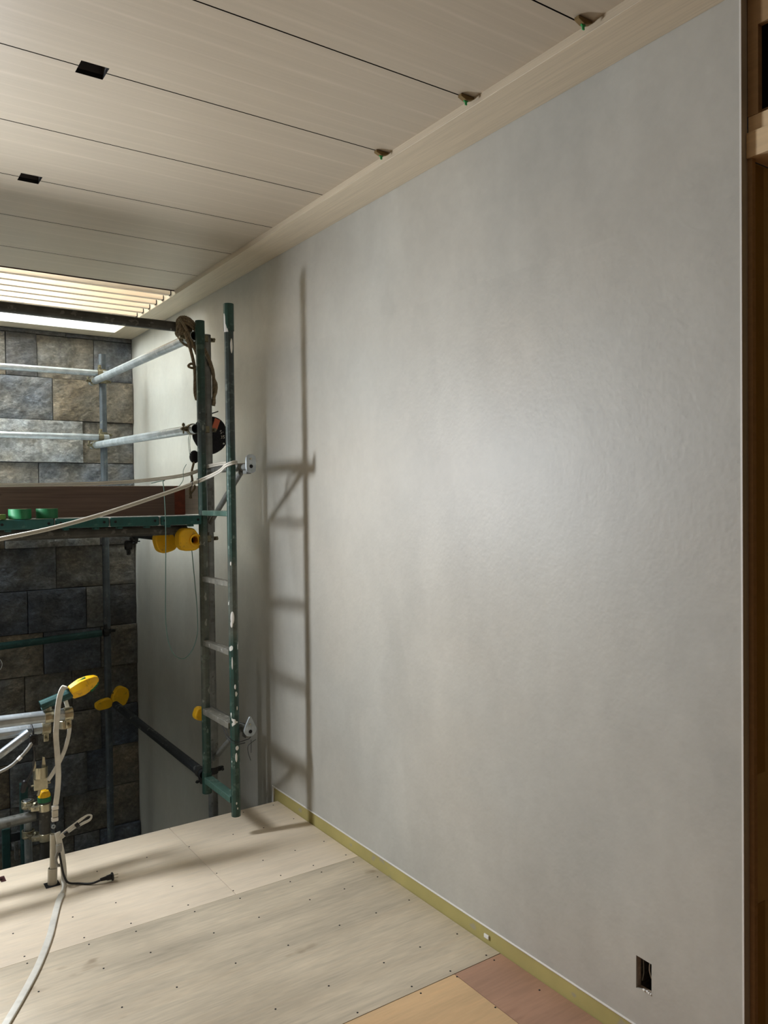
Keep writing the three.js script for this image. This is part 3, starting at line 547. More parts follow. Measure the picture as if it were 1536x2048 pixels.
{ // deck of narrow steel planks; their hooked ends face the room
  const edges = [[-0.572, -0.364], [-0.808, -0.576], [-1.048, -0.812], [-1.288, -1.052], [-1.528, -1.292]];
  const where = ['ending at the green ladder, rightmost of the deck', 'second from the green ladder', 'third from the green ladder, under the green tape rolls', 'fourth from the green ladder, at the left edge of the photo', 'fifth from the green ladder'];
  edges.forEach(([x0, x1], i) => {
    const t = thing('scaffold_plank', `teal steel scaffold plank, ${where[i]}`, 'scaffold plank', V((x0 + x1) / 2, 1.4445, 3.74), 'teal deck planks'); const o = t.position, rel = g => g.translate(-o.x, -o.y, -o.z);
    mesh('deck_plate', rel(box(x0, x1, 1.444, 1.490, 3.752, 5.93, { round: 0.006 })), M.deckTop, t);
    mesh('end_cap', rel(box(x0 + 0.001, x1 - 0.001, 1.4445, 1.4885, 3.738, 3.752, { round: 0.009 })), M.plank, t);
    for (const k of [0.1, 0.9]) mesh('rivet', rel(rod(V(x0 + (x1 - x0) * k, 1.468, 3.739), V(x0 + (x1 - x0) * k, 1.468, 3.735), 0.006)), M.dark, t);
    for (const k of [0.22, 0.78]) mesh('hook', rel(box(x0 + (x1 - x0) * k - 0.012, x0 + (x1 - x0) * k + 0.012, 1.434, 1.444, 3.76, 3.80, { round: 0.003 })), M.plank, t);
  });
  const a = thing('timber_board', 'long brown timber toe board on edge on the deck, red painted end', 'board', V(-1.2, 1.4905, 3.975)), oa = a.position;
  mesh('board', box(-2.3, -0.372, 1.4905, 1.637, 3.955, 3.992, { round: 0.002 }).translate(-oa.x, -oa.y, -oa.z), M.timber, a);
  mesh('painted_end', box(-0.372, -0.368, 1.4905, 1.637, 3.955, 3.992, { round: 0.002 }).translate(-oa.x, -oa.y, -oa.z), M.timberRed, a);
  mesh('painted_face', box(-0.425, -0.372, 1.4907, 1.6368, 3.9543, 3.9550).translate(-oa.x, -oa.y, -oa.z), M.timberRed, a);
  const b = thing('timber_board', 'pale weathered board end on the deck, behind the red painted board end', 'board', V(-0.6, 1.4905, 4.03)), ob = b.position;
  mesh('board', box(-0.9, -0.262, 1.4905, 1.640, 4.016, 4.05, { round: 0.002 }).translate(-ob.x, -ob.y, -ob.z), M.timberPale, b);
  mesh('painted_end', box(-0.262, -0.245, 1.4905, 1.640, 4.015, 4.05, { round: 0.002 }).translate(-ob.x, -ob.y, -ob.z), M.timberRed, b);
  // rolls of masking tape lying on the deck
  const roll = (label, x, s, r, h, m, y = 1.4903) => {
    const t = thing('tape_roll', label, 'tape roll', V(x, y, s));
    const g = toCreasedNormals(new THREE.LatheGeometry([[r - 0.016, 0], [r - 0.001, 0], [r, 0.001], [r, h - 0.001], [r - 0.001, h], [r - 0.016, h], [r - 0.016, 0]].map(p => new THREE.Vector2(...p)), 14), 0.5);
    mesh('tape', g, m, t); mesh('core', toCreasedNormals(new THREE.LatheGeometry([[r - 0.019, 0], [r - 0.0162, 0], [r - 0.0162, h], [r - 0.019, h], [r - 0.019, 0]].map(p => new THREE.Vector2(...p)), 20), 0.5), M.tapeCore, t);
    return t;
  };
  roll('green tape roll lying on the deck, nearest to the ladder', -1.070, 3.80, 0.046, 0.044, M.tape);
  roll('green tape roll lying on the deck, between the two other tape rolls', -1.185, 3.785, 0.047, 0.044, M.tape);
  roll('thin yellow-green tape roll lying on the deck at the left edge of the photo', -1.293, 3.775, 0.05, 0.022, M.tapeLight);
}
// ---------------------------------------------------------------- yellow plastic covers
function coverGeo(w, h, d, hx, hy, hr) {
  const c = 0.32, sh = new THREE.Shape(); const P = [[-0.5, -0.28], [-0.3, -0.5], [0.28, -0.5], [0.5, -0.36], [0.46, 0.14], [0.2, 0.5], [-0.3, 0.5], [-0.5, 0.3]].map(([a, b]) => new THREE.Vector2(a * w, b * h));
  P.forEach((p, i) => { const q = P[(i + 1) % P.length], pr = P[(i + P.length - 1) % P.length]; const a = p.clone().lerp(pr, c), b = p.clone().lerp(q, c); i ? sh.lineTo(a.x, a.y) : sh.moveTo(a.x, a.y); sh.quadraticCurveTo(p.x, p.y, b.x, b.y); }); sh.closePath();
  if (hr) { const k = new THREE.Path(); k.absarc(hx, hy, hr, 0, 2 * Math.PI, true); sh.holes.push(k); }
  const g = new THREE.ExtrudeGeometry(sh, { depth: d, bevelEnabled: true, bevelSize: 0.008, bevelThickness: 0.01, bevelSegments: 3, curveSegments: 10 }); g.translate(0, 0, -d / 2); return uvBox(g);
}
{
  const a = thing('clamp_cover', 'yellow plastic clamp cover below the deck with a black tube end in it', 'clamp cover', V(-0.413, 1.370, 3.81));
  mesh('shell', coverGeo(0.094, 0.098, 0.05, 0.028, -0.004, 0.0262), M.yellow, a);
  const rim = along(pipeGeo(0.012, 0.031, 0.0045), V(0.028, -0.004, -0.03), V(0.028, -0.004, -0.042)); mesh('rim', rim, M.yellow, a);
  const b = thing('clamp_cover', 'yellow plastic clamp cover below the deck, half hidden behind the other one', 'clamp cover', V(-0.475, 1.355, 3.97));
  const sb = coverGeo(0.09, 0.095, 0.045, 0, 0, 0); sb.rotateZ(0.25); mesh('shell', sb, M.yellow, b); mesh('hinge', rod(V(-0.02, 0.045, -0.02), V(-0.02, 0.045, 0.02), 0.007), M.yellow, b);
  const c = thing('clamp_cover', 'pointed yellow clamp cover wrapped round the back pole at the stone wall', 'clamp cover', V(-0.352, 0.145, BS - 0.049));
  const sc = coverGeo(0.055, 0.1, 0.03, 0, 0, 0); sc.rotateZ(Math.PI / 2 + 0.1); mesh('shell', sc, M.yellow, c); mesh('hinge', rod(V(0.045, -0.02, 0.0), V(0.045, 0.03, 0.0), 0.006), M.clampDark, c);
  const d = thing('clamp_cover', 'yellow clamp cover behind the end of the black tube, right of the back pole', 'clamp cover', V(-0.232, 0.185, BS - 0.047));
  const sd = coverGeo(0.1, 0.11, 0.03, 0, 0, 0); sd.rotateZ(-0.5); mesh('shell', sd, M.yellow, d); mesh('hinge', rod(V(-0.05, -0.03, 0), V(-0.05, 0.03, 0), 0.006), M.clampDark, d);
  const e = thing('clamp_cover', 'small yellow cover peeping out left of the ladder near its fourth rung', 'clamp cover', V(-0.345, 0.475, 3.862));
  const se = coverGeo(0.042, 0.05, 0.03, 0, 0, 0); se.rotateZ(-0.35); mesh('shell', se, M.yellow, e);
  mesh('collar', along(pipeGeo(0.014, 0.026, 0.003), V(0.018, 0, 0), V(0.032, 0.0, 0)), M.clampDark, e);
}
// ---------------------------------------------------------------- small scaffold at the stair edge, left
const HS = 3.48;
{
  tubeThing('scaffold_tube', 'bright galvanised handrail tube with a flat white cable hooked over its end', 'scaffold tube', V(-2.1, 0.712, HS), V(-1.05, 0.675, HS), R1, M.galv);
  tubeThing('scaffold_tube', 'second galvanised tube directly under the bright handrail', 'scaffold tube', V(-2.1, 0.632, HS + 0.075), V(-1.125, 0.613, HS + 0.075), R1 * 0.95, M.galv);
  tubeThing('scaffold_tube', 'slanting galvanised brace under the handrail at the left edge of the photo', 'scaffold tube', V(-1.55, 0.40, 3.52), V(-1.21, 0.613, 3.52), 0.0165, M.galv);
  tubeThing('scaffold_tube', 'blue-grey tube low at the stair edge, meeting the short capped post', 'scaffold tube', V(-2.1, 0.10, 3.90), V(-1.125, 0.122, 3.90), R1, M.galvDull);
  tubeThing('scaffold_pole', 'short dark post with a round yellow cap at the edge of the plywood floor', 'scaffold pole', V(-1.095, LOW, 3.85), V(-1.095, 0.215, 3.85), R1, M.galvDark);
  tubeThing('scaffold_pole', 'thin pale grey pole just left of the yellow-capped post', 'scaffold pole', V(-1.152, LOW, 3.935), V(-1.152, 0.19, 3.935), 0.017, M.galv);
  const teal = thing('steel_plank', 'dark teal steel plank standing upright behind the yellow-capped post', 'scaffold plank', V(-1.14, -0.6, 4.1));
  mesh('deck_plate', box(-0.017, 0.017, -0.6, 0.805, -0.02, 0.02, { round: 0.008 }), M.tealTube, teal);
  mesh('end_cap', box(-0.0172, 0.0172, 0.805, 0.818, -0.018, 0.018, { round: 0.006 }), M.tealTube, teal);
  const jack = thing('scaffold_stand', 'dark blue-grey steel stand low in the stair opening, under the blue-grey tube', 'stand', V(-1.2, -0.4, 4.12));
  mesh('side_plate', box(-0.035, 0.0, -0.3, 0.41, -0.01, 0.01, { round: 0.003 }), M.tealTube, jack);
  mesh('side_plate', box(0.055, 0.085, -0.3, 0.40, -0.01, 0.01, { round: 0.003 }), M.tealTube, jack);
  mesh('cross_plate', box(0.0, 0.055, 0.1, 0.16, -0.006, 0.006, { round: 0.002 }), M.blackTube, jack);
  mesh('cross_plate', box(0.0, 0.055, 0.34, 0.38, -0.006, 0.006, { round: 0.002 }), M.blackTube, jack);
  mesh('latch', box(0.018, 0.034, 0.25, 0.34, -0.012, 0.012, { round: 0.003 }), M.galvDull, jack);

  const cap = thing('pole_cap', 'round yellow cap with a green rim on top of the short post', 'pole cap', V(-1.095, 0.2155, 3.85));
  mesh('cap_top', new THREE.LatheGeometry([[0, 0.034], [0.008, 0.0335], [0.016, 0.030], [0.022, 0.023], [0.0262, 0.013], [0.027, 0.0]].map(p => new THREE.Vector2(...p)).reverse(), 28), M.yellow, cap);
  mesh('green_rim', along(pipeGeo(0.022, 0.0292, 0.0042), V(0, -0.018, 0), V(0, 0.004, 0)), M.tape, cap);
  for (const [k, h] of [[0.009, 0.0335], [0.0185, 0.0282]]) mesh('ring', new THREE.TorusGeometry(k, 0.0011, 6, 24).rotateX(Math.PI / 2).translate(0, h, 0), M.yellow, cap);

  const cap2 = thing('tube_cover', 'pointed bright yellow plastic cover on the tube end above the white cable', 'tube cover', V(-1.058, 0.764, HS - 0.01));
  const dir = V(0.108, 0.044, 0.0).normalize();
  const pr = [[0.0245, 0], [0.031, 0.006], [0.036, 0.03], [0.0385, 0.05], [0.033, 0.085], [0.022, 0.112], [0.010, 0.123], [0.0, 0.125]].map(p => new THREE.Vector2(...p));
  let cg = new THREE.LatheGeometry(pr, 8); cg = toCreasedNormals(cg, 0.5); cg.scale(1, 1, 0.8); uvBox(cg);
  mesh('shell', along(cg, V(0, 0, 0), dir), M.yellow, cap2);
  const gt = box(0.0, 0.045, -0.01, 0.008, -0.0015, 0.0015); gt.rotateZ(0.85); gt.translate(0.078, 0.0, 0.012); mesh('green_tape', gt, M.tape, cap2);
  const gt2 = box(-0.018, 0.018, -0.003, 0.003, -0.012, 0.012, { round: 0.003 }); gt2.rotateZ(0.38); gt2.translate(0.044, 0.051, 0); mesh('green_tape', gt2, M.tape, cap2);
  tubeThing('short_tube', 'short dark green tube lying clamped on the handrail, capped with yellow', 'scaffold tube', V(-1.175, 0.728, HS - 0.01), V(-1.047, 0.7645, HS - 0.01), 0.0205, M.tealTube);
  // zinc couplers
  clampThing('zinc clamp at the end of the bright handrail, under the yellow cover', V(-1.066, 0.675, HS), 'x', dn, V(-1.066, 0.62, HS + 0.06), 'y', far, M.zinc);
  clampThing('zinc clamp on the left part of the bright handrail', V(-1.142, 0.678, HS), 'x', up, V(-1.14, 0.613, HS + 0.075), 'x', dn, M.zinc);
  clampThing('zinc clamp round the short capped post just under its yellow cap', V(-1.095, 0.172, 3.85), 'y', lf, V(-1.152, 0.172, 3.93), 'y', near, M.zinc);
  clampThing('zinc clamp low on the short capped post, above the conduit', V(-1.095, 0.035, 3.85), 'y', lf, V(-1.152, 0.035, 3.93), 'y', near, M.zinc);
  const oc = thing('open_clamp', 'shiny zinc clamp standing open above the round yellow cap', 'clamp', V(-1.115, 0.30, 3.82)), ob = oc.position;
  const half = (n, m) => { let g = new THREE.CylinderGeometry(0.031, 0.031, 0.05, 20, 1, true, -0.3, Math.PI + 0.3); const gi = new THREE.CylinderGeometry(0.0275, 0.0275, 0.05, 20, 1, true, -0.3, Math.PI + 0.3); return join([g, gi]); };
  const hg = half(); hg.rotateY(-Math.PI / 2 + 0.2); hg.translate(0, 0.045, 0); mesh('jaw', hg, std({ map: M.zinc.map, roughness: 0.25, metalness: 0.85, side: THREE.DoubleSide }), oc);
  mesh('ear', extr([[-0.01, 0], [0.006, 0], [0.003, 0.04], [-0.006, 0.042]], 0.006, { bevel: 0.001 }).translate(-0.026, 0.06, 0.01), M.zinc, oc);
  mesh('ear', extr([[-0.006, 0], [0.01, 0], [0.006, 0.045], [-0.002, 0.05]], 0.006, { bevel: 0.001 }).translate(0.012, 0.062, 0.0), M.zinc, oc);
  mesh('base', box(-0.03, 0.03, -0.035, 0.018, -0.012, 0.012, { round: 0.004 }), M.zinc, oc);
  mesh('bolt', rod(V(-0.04, -0.012, 0), V(0.042, -0.012, 0), 0.0045), M.zinc, oc);
  mesh('hinge', rod(V(-0.012, -0.06, 0.0), V(-0.004, -0.03, 0), 0.007), M.zinc, oc);
}
// ---------------------------------------------------------------- cables, cords and rope
{
  const path = [[-1.6, 1.362, 3.57], [-1.294, 1.413, 3.6], [-1.099, 1.450, 3.6], [-0.89, 1.504, 3.6], [-0.666, 1.574, 3.6], [-0.50, 1.629, 3.6], [-0.405, 1.668, 3.58], [-0.376, 1.700, 3.47], [-0.372, 1.722, 3.415], [-0.346, 1.735, 3.388], [-0.317, 1.737, 3.415], [-0.318, 1.738, 3.48], [-0.316, 1.738, 3.62], [-0.316, 1.732, 3.77], [-0.322, 1.722, 3.83], [-0.40, 1.694, 3.83], [-0.568, 1.668, 3.85], [-0.81, 1.650, 3.90], [-1.245, 1.642, 3.93], [-2.0, 1.642, 3.94]].map(p => V(...p));
  const t = thing('twin_cable', 'pair of off-white cables slung in front of the deck and looped round the ladder', 'cable', V(-0.666, 1.574, 3.6)), o = t.position;
  for (const [dy, dx] of [[0.0045, 0], [-0.0045, 0.002]]) mesh('strand', wire(path.map(p => p.clone().sub(o).add(new THREE.Vector3(dx, dy, 0))), 0.0046, 220), M.cableWhite, t);
  const ties = [[-0.47, 1.642, 3.595], [-0.44, 1.654, 3.59]];
  for (const p of ties) { const g = new THREE.TorusGeometry(0.0125, 0.0016, 6, 18); g.rotateY(Math.PI / 2); g.translate(p[0], p[1], -p[2]); mesh('wire_tie', g.translate(-o.x, -o.y, -o.z), M.black, t); }

  const cord = mesh('green_cord', wire([[-0.55, 1.652, 3.93], [-0.555, 1.66, 3.72], [-0.57, 1.655, 3.70], [-0.566, 1.62, 3.70], [-0.557, 1.447, 3.71], [-0.558, 1.2, 3.72], [-0.56, 0.967, 3.72], [-0.545, 0.87, 3.72], [-0.515, 0.812, 3.72], [-0.475, 0.795, 3.72], [-0.43, 0.826, 3.73], [-0.398, 0.90, 3.74], [-0.391, 1.0, 3.75], [-0.396, 1.18, 3.77], [-0.403, 1.315, 3.78]].map(p => V(...p)), 0.0022, 200), M.cordGreen, scene);
  tag(cord, 'thin green cord hanging in a long loop below the deck beside the ladder', 'cord');
  const cord2 = mesh('dark_string', wire([[-0.60, 1.585, 3.62], [-0.53, 1.612, 3.66], [-0.465, 1.66, 3.72], [-0.44, 1.71, 3.78], [-0.395, 1.745, 3.86]].map(p => V(...p)), 0.0014, 60), M.cordGreen, scene);
  tag(cord2, 'thin dark string running from the black pouch down to the twin cables', 'string');

  // rope lashing at the upper rail
  const rp = thing('rope', 'grey-brown rope knotted round the tubes at the top of the pole, ends hanging', 'rope', V(-0.4, 2.40, 3.86)), ro = rp.position, RL = pts => pts.map(p => V(...p).sub(ro));
  const turns = [];
  for (let i = 0; i < 5; i++) { const q = []; for (let j = 0; j <= 16; j++) { const a = 2 * Math.PI * j / 16; q.push([-0.415 + 0.011 * i + 0.004 * Math.sin(a + i), 2.432 + 0.036 * Math.cos(a) + 0.004 * i * Math.sin(a), 3.885 + 0.042 * Math.sin(a)]); } turns.push(twist(RL(q), 0.0105, 12, 60)); }
  for (let i = 0; i < 3; i++) { const q = []; for (let j = 0; j <= 16; j++) { const a = 2 * Math.PI * j / 16; q.push([-0.375 + 0.05 * Math.cos(a), 2.40 + 0.014 * i + 0.05 * Math.cos(a + 2.4), 3.87 + 0.055 * Math.sin(a)]); } turns.push(twist(RL(q), 0.008, 14, 60)); }
  mesh('lashing', join(turns), M.rope, rp);
  mesh('hanging_end', twist(RL([[-0.425, 2.47, 3.835], [-0.40, 2.42, 3.82], [-0.375, 2.36, 3.815], [-0.352, 2.31, 3.815], [-0.342, 2.30, 3.83]]), 0.0085, 16), M.rope, rp);
  mesh('hanging_end', twist(RL([[-0.405, 2.40, 3.82], [-0.387, 2.34, 3.815], [-0.372, 2.28, 3.812], [-0.364, 2.24, 3.812], [-0.357, 2.19, 3.82], [-0.354, 2.10, 3.83], [-0.345, 2.07, 3.835]]), 0.008, 20), M.rope, rp);
  mesh('knot', twist(RL([[-0.36, 2.24, 3.815], [-0.38, 2.245, 3.81], [-0.394, 2.232, 3.812], [-0.375, 2.224, 3.81], [-0.356, 2.235, 3.812]]), 0.006, 6, 50), M.rope, rp);
  mesh('hanging_end', twist(RL([[-0.30, 2.33, 3.835], [-0.272, 2.27, 3.835], [-0.25, 2.22, 3.85], [-0.238, 2.18, 3.87], [-0.236, 2.13, 3.875], [-0.238, 2.06, 3.87]]), 0.009, 16), M.rope, rp);
  mesh('frayed_end', twist(RL([[-0.238, 2.19, 3.872], [-0.226, 2.16, 3.87], [-0.231, 2.12, 3.865], [-0.243, 2.09, 3.86], [-0.245, 2.05, 3.86]]), 0.009, 9, 60), M.rope, rp);
  const rp2 = thing('rope', 'short rope tail hanging in front of the pale board end on the deck', 'rope', V(-0.345, 1.68, 3.93)), r2 = rp2.position;
  mesh('strand', twist([[-0.33, 1.76, 3.925], [-0.342, 1.70, 3.93], [-0.336, 1.66, 3.935], [-0.35, 1.62, 3.935], [-0.345, 1.575, 3.935]].map(p => V(...p).sub(r2)), 0.006, 12, 80), M.rope, rp2);
  mesh('strand', twist([[-0.342, 1.67, 3.928], [-0.325, 1.63, 3.93], [-0.345, 1.60, 3.93], [-0.352, 1.575, 3.932]].map(p => V(...p).sub(r2)), 0.005, 8, 60), M.rope, rp2);

  // black pouch hanging behind the pole
  const bag = thing('tool_pouch', 'round black pouch with an orange tag and chalk marks hanging behind the ladder', 'pouch', V(-0.225, 1.905, 3.955));
  const bg = new THREE.SphereGeometry(1, 40, 28), bp = bg.attributes.position;
  for (let i = 0; i < bp.count; i++) { const x = bp.getX(i), y = bp.getY(i), z = bp.getZ(i); const n = 1 + 0.05 * fbm(x * 0.25 + 0.5, y * 0.25 + 0.5, 8, 8, 77, 3); bp.setXYZ(i, 0.098 * n * x * (y < 0 ? 1 - 0.12 * y * y : 1), 0.1 * n * y, 0.045 * n * z); }
  bg.computeVertexNormals(); mesh('body', uvBox(bg), M.cloth, bag);
  const knob = new THREE.SphereGeometry(1, 20, 14); knob.scale(0.026, 0.034, 0.024); knob.translate(-0.083, -0.115, -0.02); mesh('neck', knob, M.cloth, bag);
  const tg = new RoundedBoxGeometry(0.03, 0.055, 0.008, 2, 0.003); tg.rotateZ(-0.35); tg.translate(0.012, 0.055, 0.046); mesh('tag', tg, M.orangeCloth, bag);
  // chalk marks "5" and "35"
  const stroke = pts => wire(pts.map(([a, b]) => { const z = 0.0475 * Math.sqrt(Math.max(0, 1 - (a / 0.098) ** 2 - (b / 0.1) ** 2)) + 0.0012; return new THREE.Vector3(a, b, z); }), 0.0012, 24);
  const five = (x, y, k) => stroke([[x + 0.009 * k, y + 0.016 * k], [x, y + 0.016 * k], [x, y + 0.009 * k], [x + 0.007 * k, y + 0.008 * k], [x + 0.008 * k, y + 0.002 * k], [x, y]]);
  const three = (x, y, k) => stroke([[x, y + 0.016 * k], [x + 0.007 * k, y + 0.015 * k], [x + 0.004 * k, y + 0.009 * k], [x + 0.008 * k, y + 0.004 * k], [x, y]]);
  mesh('chalk_mark', join([five(0.036, 0.006, 1), three(0.04, -0.020, 0.9), five(0.054, -0.018, 0.9), stroke([[0.05, 0.014], [0.055, 0.015]])]), M.bead, bag);
  mesh('stud', rod(new THREE.Vector3(0.058, -0.045, 0.03), new THREE.Vector3(0.059, -0.045, 0.036), 0.004), M.bead, bag);
  for (const k of [0, 1]) mesh('drawstring', wire([[-0.07, 0.06], [-0.098, 0.02 + 0.01 * k], [-0.112 - 0.008 * k, -0.02], [-0.113 - 0.006 * k, -0.07], [-0.108 - 0.006 * k, -0.10 - 0.012 * k]].map(([a, b]) => new THREE.Vector3(a, b, 0.0)), 0.0013, 40), M.cordGreen, bag);
  mesh('strap', wire([[-0.05, 0.087, 0], [-0.02, 0.104, 0.03], [0.02, 0.12, 0.06]].map(p => new THREE.Vector3(...p)), 0.003, 20), M.cloth, bag);

  // tie wires round the fourth rung
  const tie = thing('tie_wire', 'black tie wire twisted round the ladder at the drop-shaped end plate', 'wire', V(-0.33, 0.47, 3.42)), to = tie.position, TL = pts => pts.map(p => V(...p).sub(to));
  mesh('loop', wire(TL([[-0.373, 0.50, 3.46], [-0.371, 0.46, 3.42], [-0.345, 0.445, 3.392], [-0.312, 0.447, 3.39], [-0.27, 0.452, 3.41], [-0.265, 0.50, 3.43], [-0.29, 0.512, 3.43], [-0.32, 0.52, 3.46]]), 0.0016, 80), M.black, tie);
  mesh('loop', wire(TL([[-0.373, 0.50, 3.5], [-0.372, 0.45, 3.43], [-0.345, 0.436, 3.390], [-0.31, 0.437, 3.385]]), 0.0016, 50), M.black, tie);
  mesh('tail', wire(TL([[-0.262, 0.447, 3.372], [-0.285, 0.437, 3.37], [-0.302, 0.425, 3.37], [-0.302, 0.395, 3.37], [-0.29, 0.355, 3.37]]), 0.0013, 40), M.black, tie);
  mesh('tail', wire(TL([[-0.286, 0.45, 3.372], [-0.287, 0.42, 3.37], [-0.288, 0.39, 3.37]]), 0.0013, 20), M.black, tie);
}
{ // conduit, flat cable, plug and connectors at the stair edge
  const pv = thing('conduit_pipe', 'short beige conduit pipe standing up through a slot in the plywood', 'pipe', V(-1.15, 0.0, 3.43));
  mesh('pipe', along(pipeGeo(0.20, 0.0125, 0.002), V(0.002, 0.004, 0), V(0.006, 0.203, -0.002)), M.pvc, pv);
  mesh('socket', along(pipeGeo(0.065, 0.0185, 0.003), V(0, 0.0005, 0), V(0.002, 0.065, 0)), M.pvc, pv);
  mesh('slot', box(-0.03, 0.026, 0.0002, 0.0012, -0.03, 0.022), M.dark, pv);
  const p2 = thing('conduit_pipe', 'beige pipe stub beside a dark red slot at the left edge of the plywood', 'pipe', V(-1.335, 0.0, 3.60));
  mesh('pipe', along(pipeGeo(0.05, 0.0135, 0.002), V(0, 0.0005, 0), V(0.0, 0.045, 0)), M.pvc, p2); mesh('slot', box(0.015, 0.034, 0.0002, 0.0012, -0.032, 0.022), std({ color: 0x3a1512, roughness: 0.9 }), p2);

  const flat = thing('flat_cable', 'flat white cable hooked over the handrail, with two white connectors', 'cable', V(-1.118, 0.5, 3.45)), fo = flat.position, FLp = pts => pts.map(p => V(...p).sub(fo));
  mesh('strand', sweep(FLp([[-1.068, 0.768, 3.50], [-1.072, 0.787, 3.475], [-1.084, 0.797, 3.453], [-1.098, 0.785, 3.44], [-1.112, 0.735, 3.436], [-1.120, 0.66, 3.436], [-1.123, 0.603, 3.44], [-1.119, 0.52, 3.44], [-1.116, 0.43, 3.445], [-1.120, 0.37, 3.448], [-1.127, 0.315, 3.45]]), 0.0235, 0.007, u => u < 0.12 ? new THREE.Vector3(0, 1, 0.6) : new THREE.Vector3(0.25, 0.05, 1)), M.cableWhite, flat);
  mesh('strand', sweep(FLp([[-1.072, 0.745, 3.515], [-1.052, 0.66, 3.525], [-1.05, 0.60, 3.53], [-1.063, 0.53, 3.535], [-1.088, 0.47, 3.535], [-1.118, 0.425, 3.53], [-1.140, 0.395, 3.53]]), 0.017, 0.007, new THREE.Vector3(0.2, 0, 1)), M.cableWhite, flat);
  mesh('connector', new RoundedBoxGeometry(0.026, 0.016, 0.018, 2, 0.003).translate(...V(-1.130, 0.304, 3.45).sub(fo).toArray()), M.bead, flat);
  mesh('connector_body', new RoundedBoxGeometry(0.024, 0.028, 0.016, 2, 0.003).translate(...V(-1.131, 0.280, 3.45).sub(fo).toArray()), M.pvc, flat);
  mesh('connector', new RoundedBoxGeometry(0.026, 0.016, 0.018, 2, 0.003).translate(...V(-1.132, 0.256, 3.45).sub(fo).toArray()), M.bead, flat);
  mesh('ring_terminal', new THREE.TorusGeometry(0.006, 0.003, 8, 16).translate(...V(-1.138, 0.228, 3.446).sub(fo).toArray()), M.galv, flat);
  mesh('dark_lead', wire(FLp([[-1.131, 0.25, 3.452], [-1.130, 0.20, 3.44], [-1.131, 0.16, 3.415], [-1.130, 0.14, 3.40]]), 0.0025, 30), M.black, flat);

  const fc = mesh('floor_cable', sweep([[-1.131, 0.215, 3.41], [-1.118, 0.12, 3.395], [-1.113, 0.055, 3.392], [-1.116, 0.018, 3.38], [-1.130, 0.0075, 3.33], [-1.166, 0.006, 3.245], [-1.215, 0.006, 3.10], [-1.247, 0.006, 3.005], [-1.318, 0.006, 2.835], [-1.387, 0.006, 2.70], [-1.458, 0.006, 2.573], [-1.56, 0.006, 2.40]].map(p => V(...p)), 0.024, 0.0095, u => u < 0.22 ? new THREE.Vector3(0.2, 0.02, 1) : new THREE.Vector3(0, 1, 0.05), false, 140), M.cableWhite, scene);
  tag(fc, 'flat off-white cable trailing over the plywood floor towards the bottom left corner', 'cable');

  const plug = thing('extension_plug', 'black two-pin plug with its black lead and grey tangle lying on the plywood', 'plug', V(-0.945, 0.018, 3.31)), po = plug.position, PL = pts => pts.map(p => V(...p).sub(po));
  mesh('lead', wire(PL([[-1.130, 0.14, 3.385], [-1.126, 0.10, 3.372], [-1.118, 0.05, 3.365], [-1.10, 0.014, 3.372], [-1.06, 0.006, 3.355], [-1.02, 0.007, 3.325], [-0.985, 0.017, 3.312]]), 0.0042, 80), M.black, plug);
  mesh('strain_relief', rod(V(-0.045, 0, 0.002), V(-0.018, 0.001, 0.0005), 0.006, 0.0085), M.black, plug);
  const pg = new THREE.LatheGeometry([[0, 0], [0.0095, 0.0], [0.0105, 0.006], [0.0115, 0.018], [0.0165, 0.020], [0.0168, 0.025], [0.013, 0.0275], [0, 0.0275]].map(p => new THREE.Vector2(...p)), 24);
  mesh('body', along(toCreasedNormals(pg, 0.6), V(-0.02, 0.001, 0), V(0.012, 0.002, -0.002)), M.black, plug);
  for (const k of [-0.0062, 0.0062]) mesh('pin', box(0.0075, 0.025, 0.0015 + k - 0.0012, 0.0015 + k + 0.0012, -0.006, -0.0045), M.zinc, plug);
  const tangle = thing('cable_tangle', 'grey knotted cable bundle taped against the conduit pipe', 'cable', V(-1.128, 0.11, 3.40)), r = rng(909), gs = [];
  for (let i = 0; i < 6; i++) { const q = []; for (let j = 0; j < 9; j++) { const a = j / 8 * 2 * Math.PI + i; q.push(new THREE.Vector3(0.013 * Math.cos(a) * (0.7 + 0.6 * r()), 0.026 * Math.sin(a) * (0.8 + 0.5 * r()) + 0.004 * (r() - 0.5), 0.008 * (r() - 0.3))); } gs.push(wire(q, 0.0033, 40, true)); }
  mesh('coil', join(gs), M.cableGrey, tangle); mesh('tape_wrap', along(pipeGeo(0.03, 0.0115, 0.003), new THREE.Vector3(0, 0.03, 0), new THREE.Vector3(0.0, 0.06, 0)), M.cableGrey, tangle);

  const loop = thing('coiled_lead', 'white coiled lead bound with two black ties sticking out from the conduit pipe', 'cable', V(-1.13, 0.20, 3.40)), lo = loop.position, LL2 = pts => pts.map(p => V(...p).sub(lo));
  for (const k of [0, 1, 2]) mesh('turn', wire(LL2([[-1.133, 0.185 + 0.004 * k, 3.408], [-1.105, 0.205 + 0.006 * k, 3.40], [-1.07, 0.229 + 0.004 * k, 3.398], [-1.035, 0.250 + 0.003 * k, 3.398], [-1.01, 0.262, 3.398], [-0.998, 0.256 - 0.002 * k, 3.398], [-1.004, 0.243 - 0.002 * k, 3.40], [-1.035, 0.233 - 0.003 * k, 3.402], [-1.07, 0.217, 3.403], [-1.105, 0.195, 3.405], [-1.133, 0.175 + 0.002 * k, 3.41]]), 0.0032, 80), M.cableWhite, loop);
  for (const [x, y] of [[-1.098, 0.205], [-1.056, 0.231]]) { const g = along(pipeGeo(0.016, 0.0125, 0.004, 14), V(x - 0.007, y - 0.005, 3.401).sub(lo), V(x + 0.007, y + 0.004, 3.401).sub(lo)); mesh('tie', g, M.black, loop); }

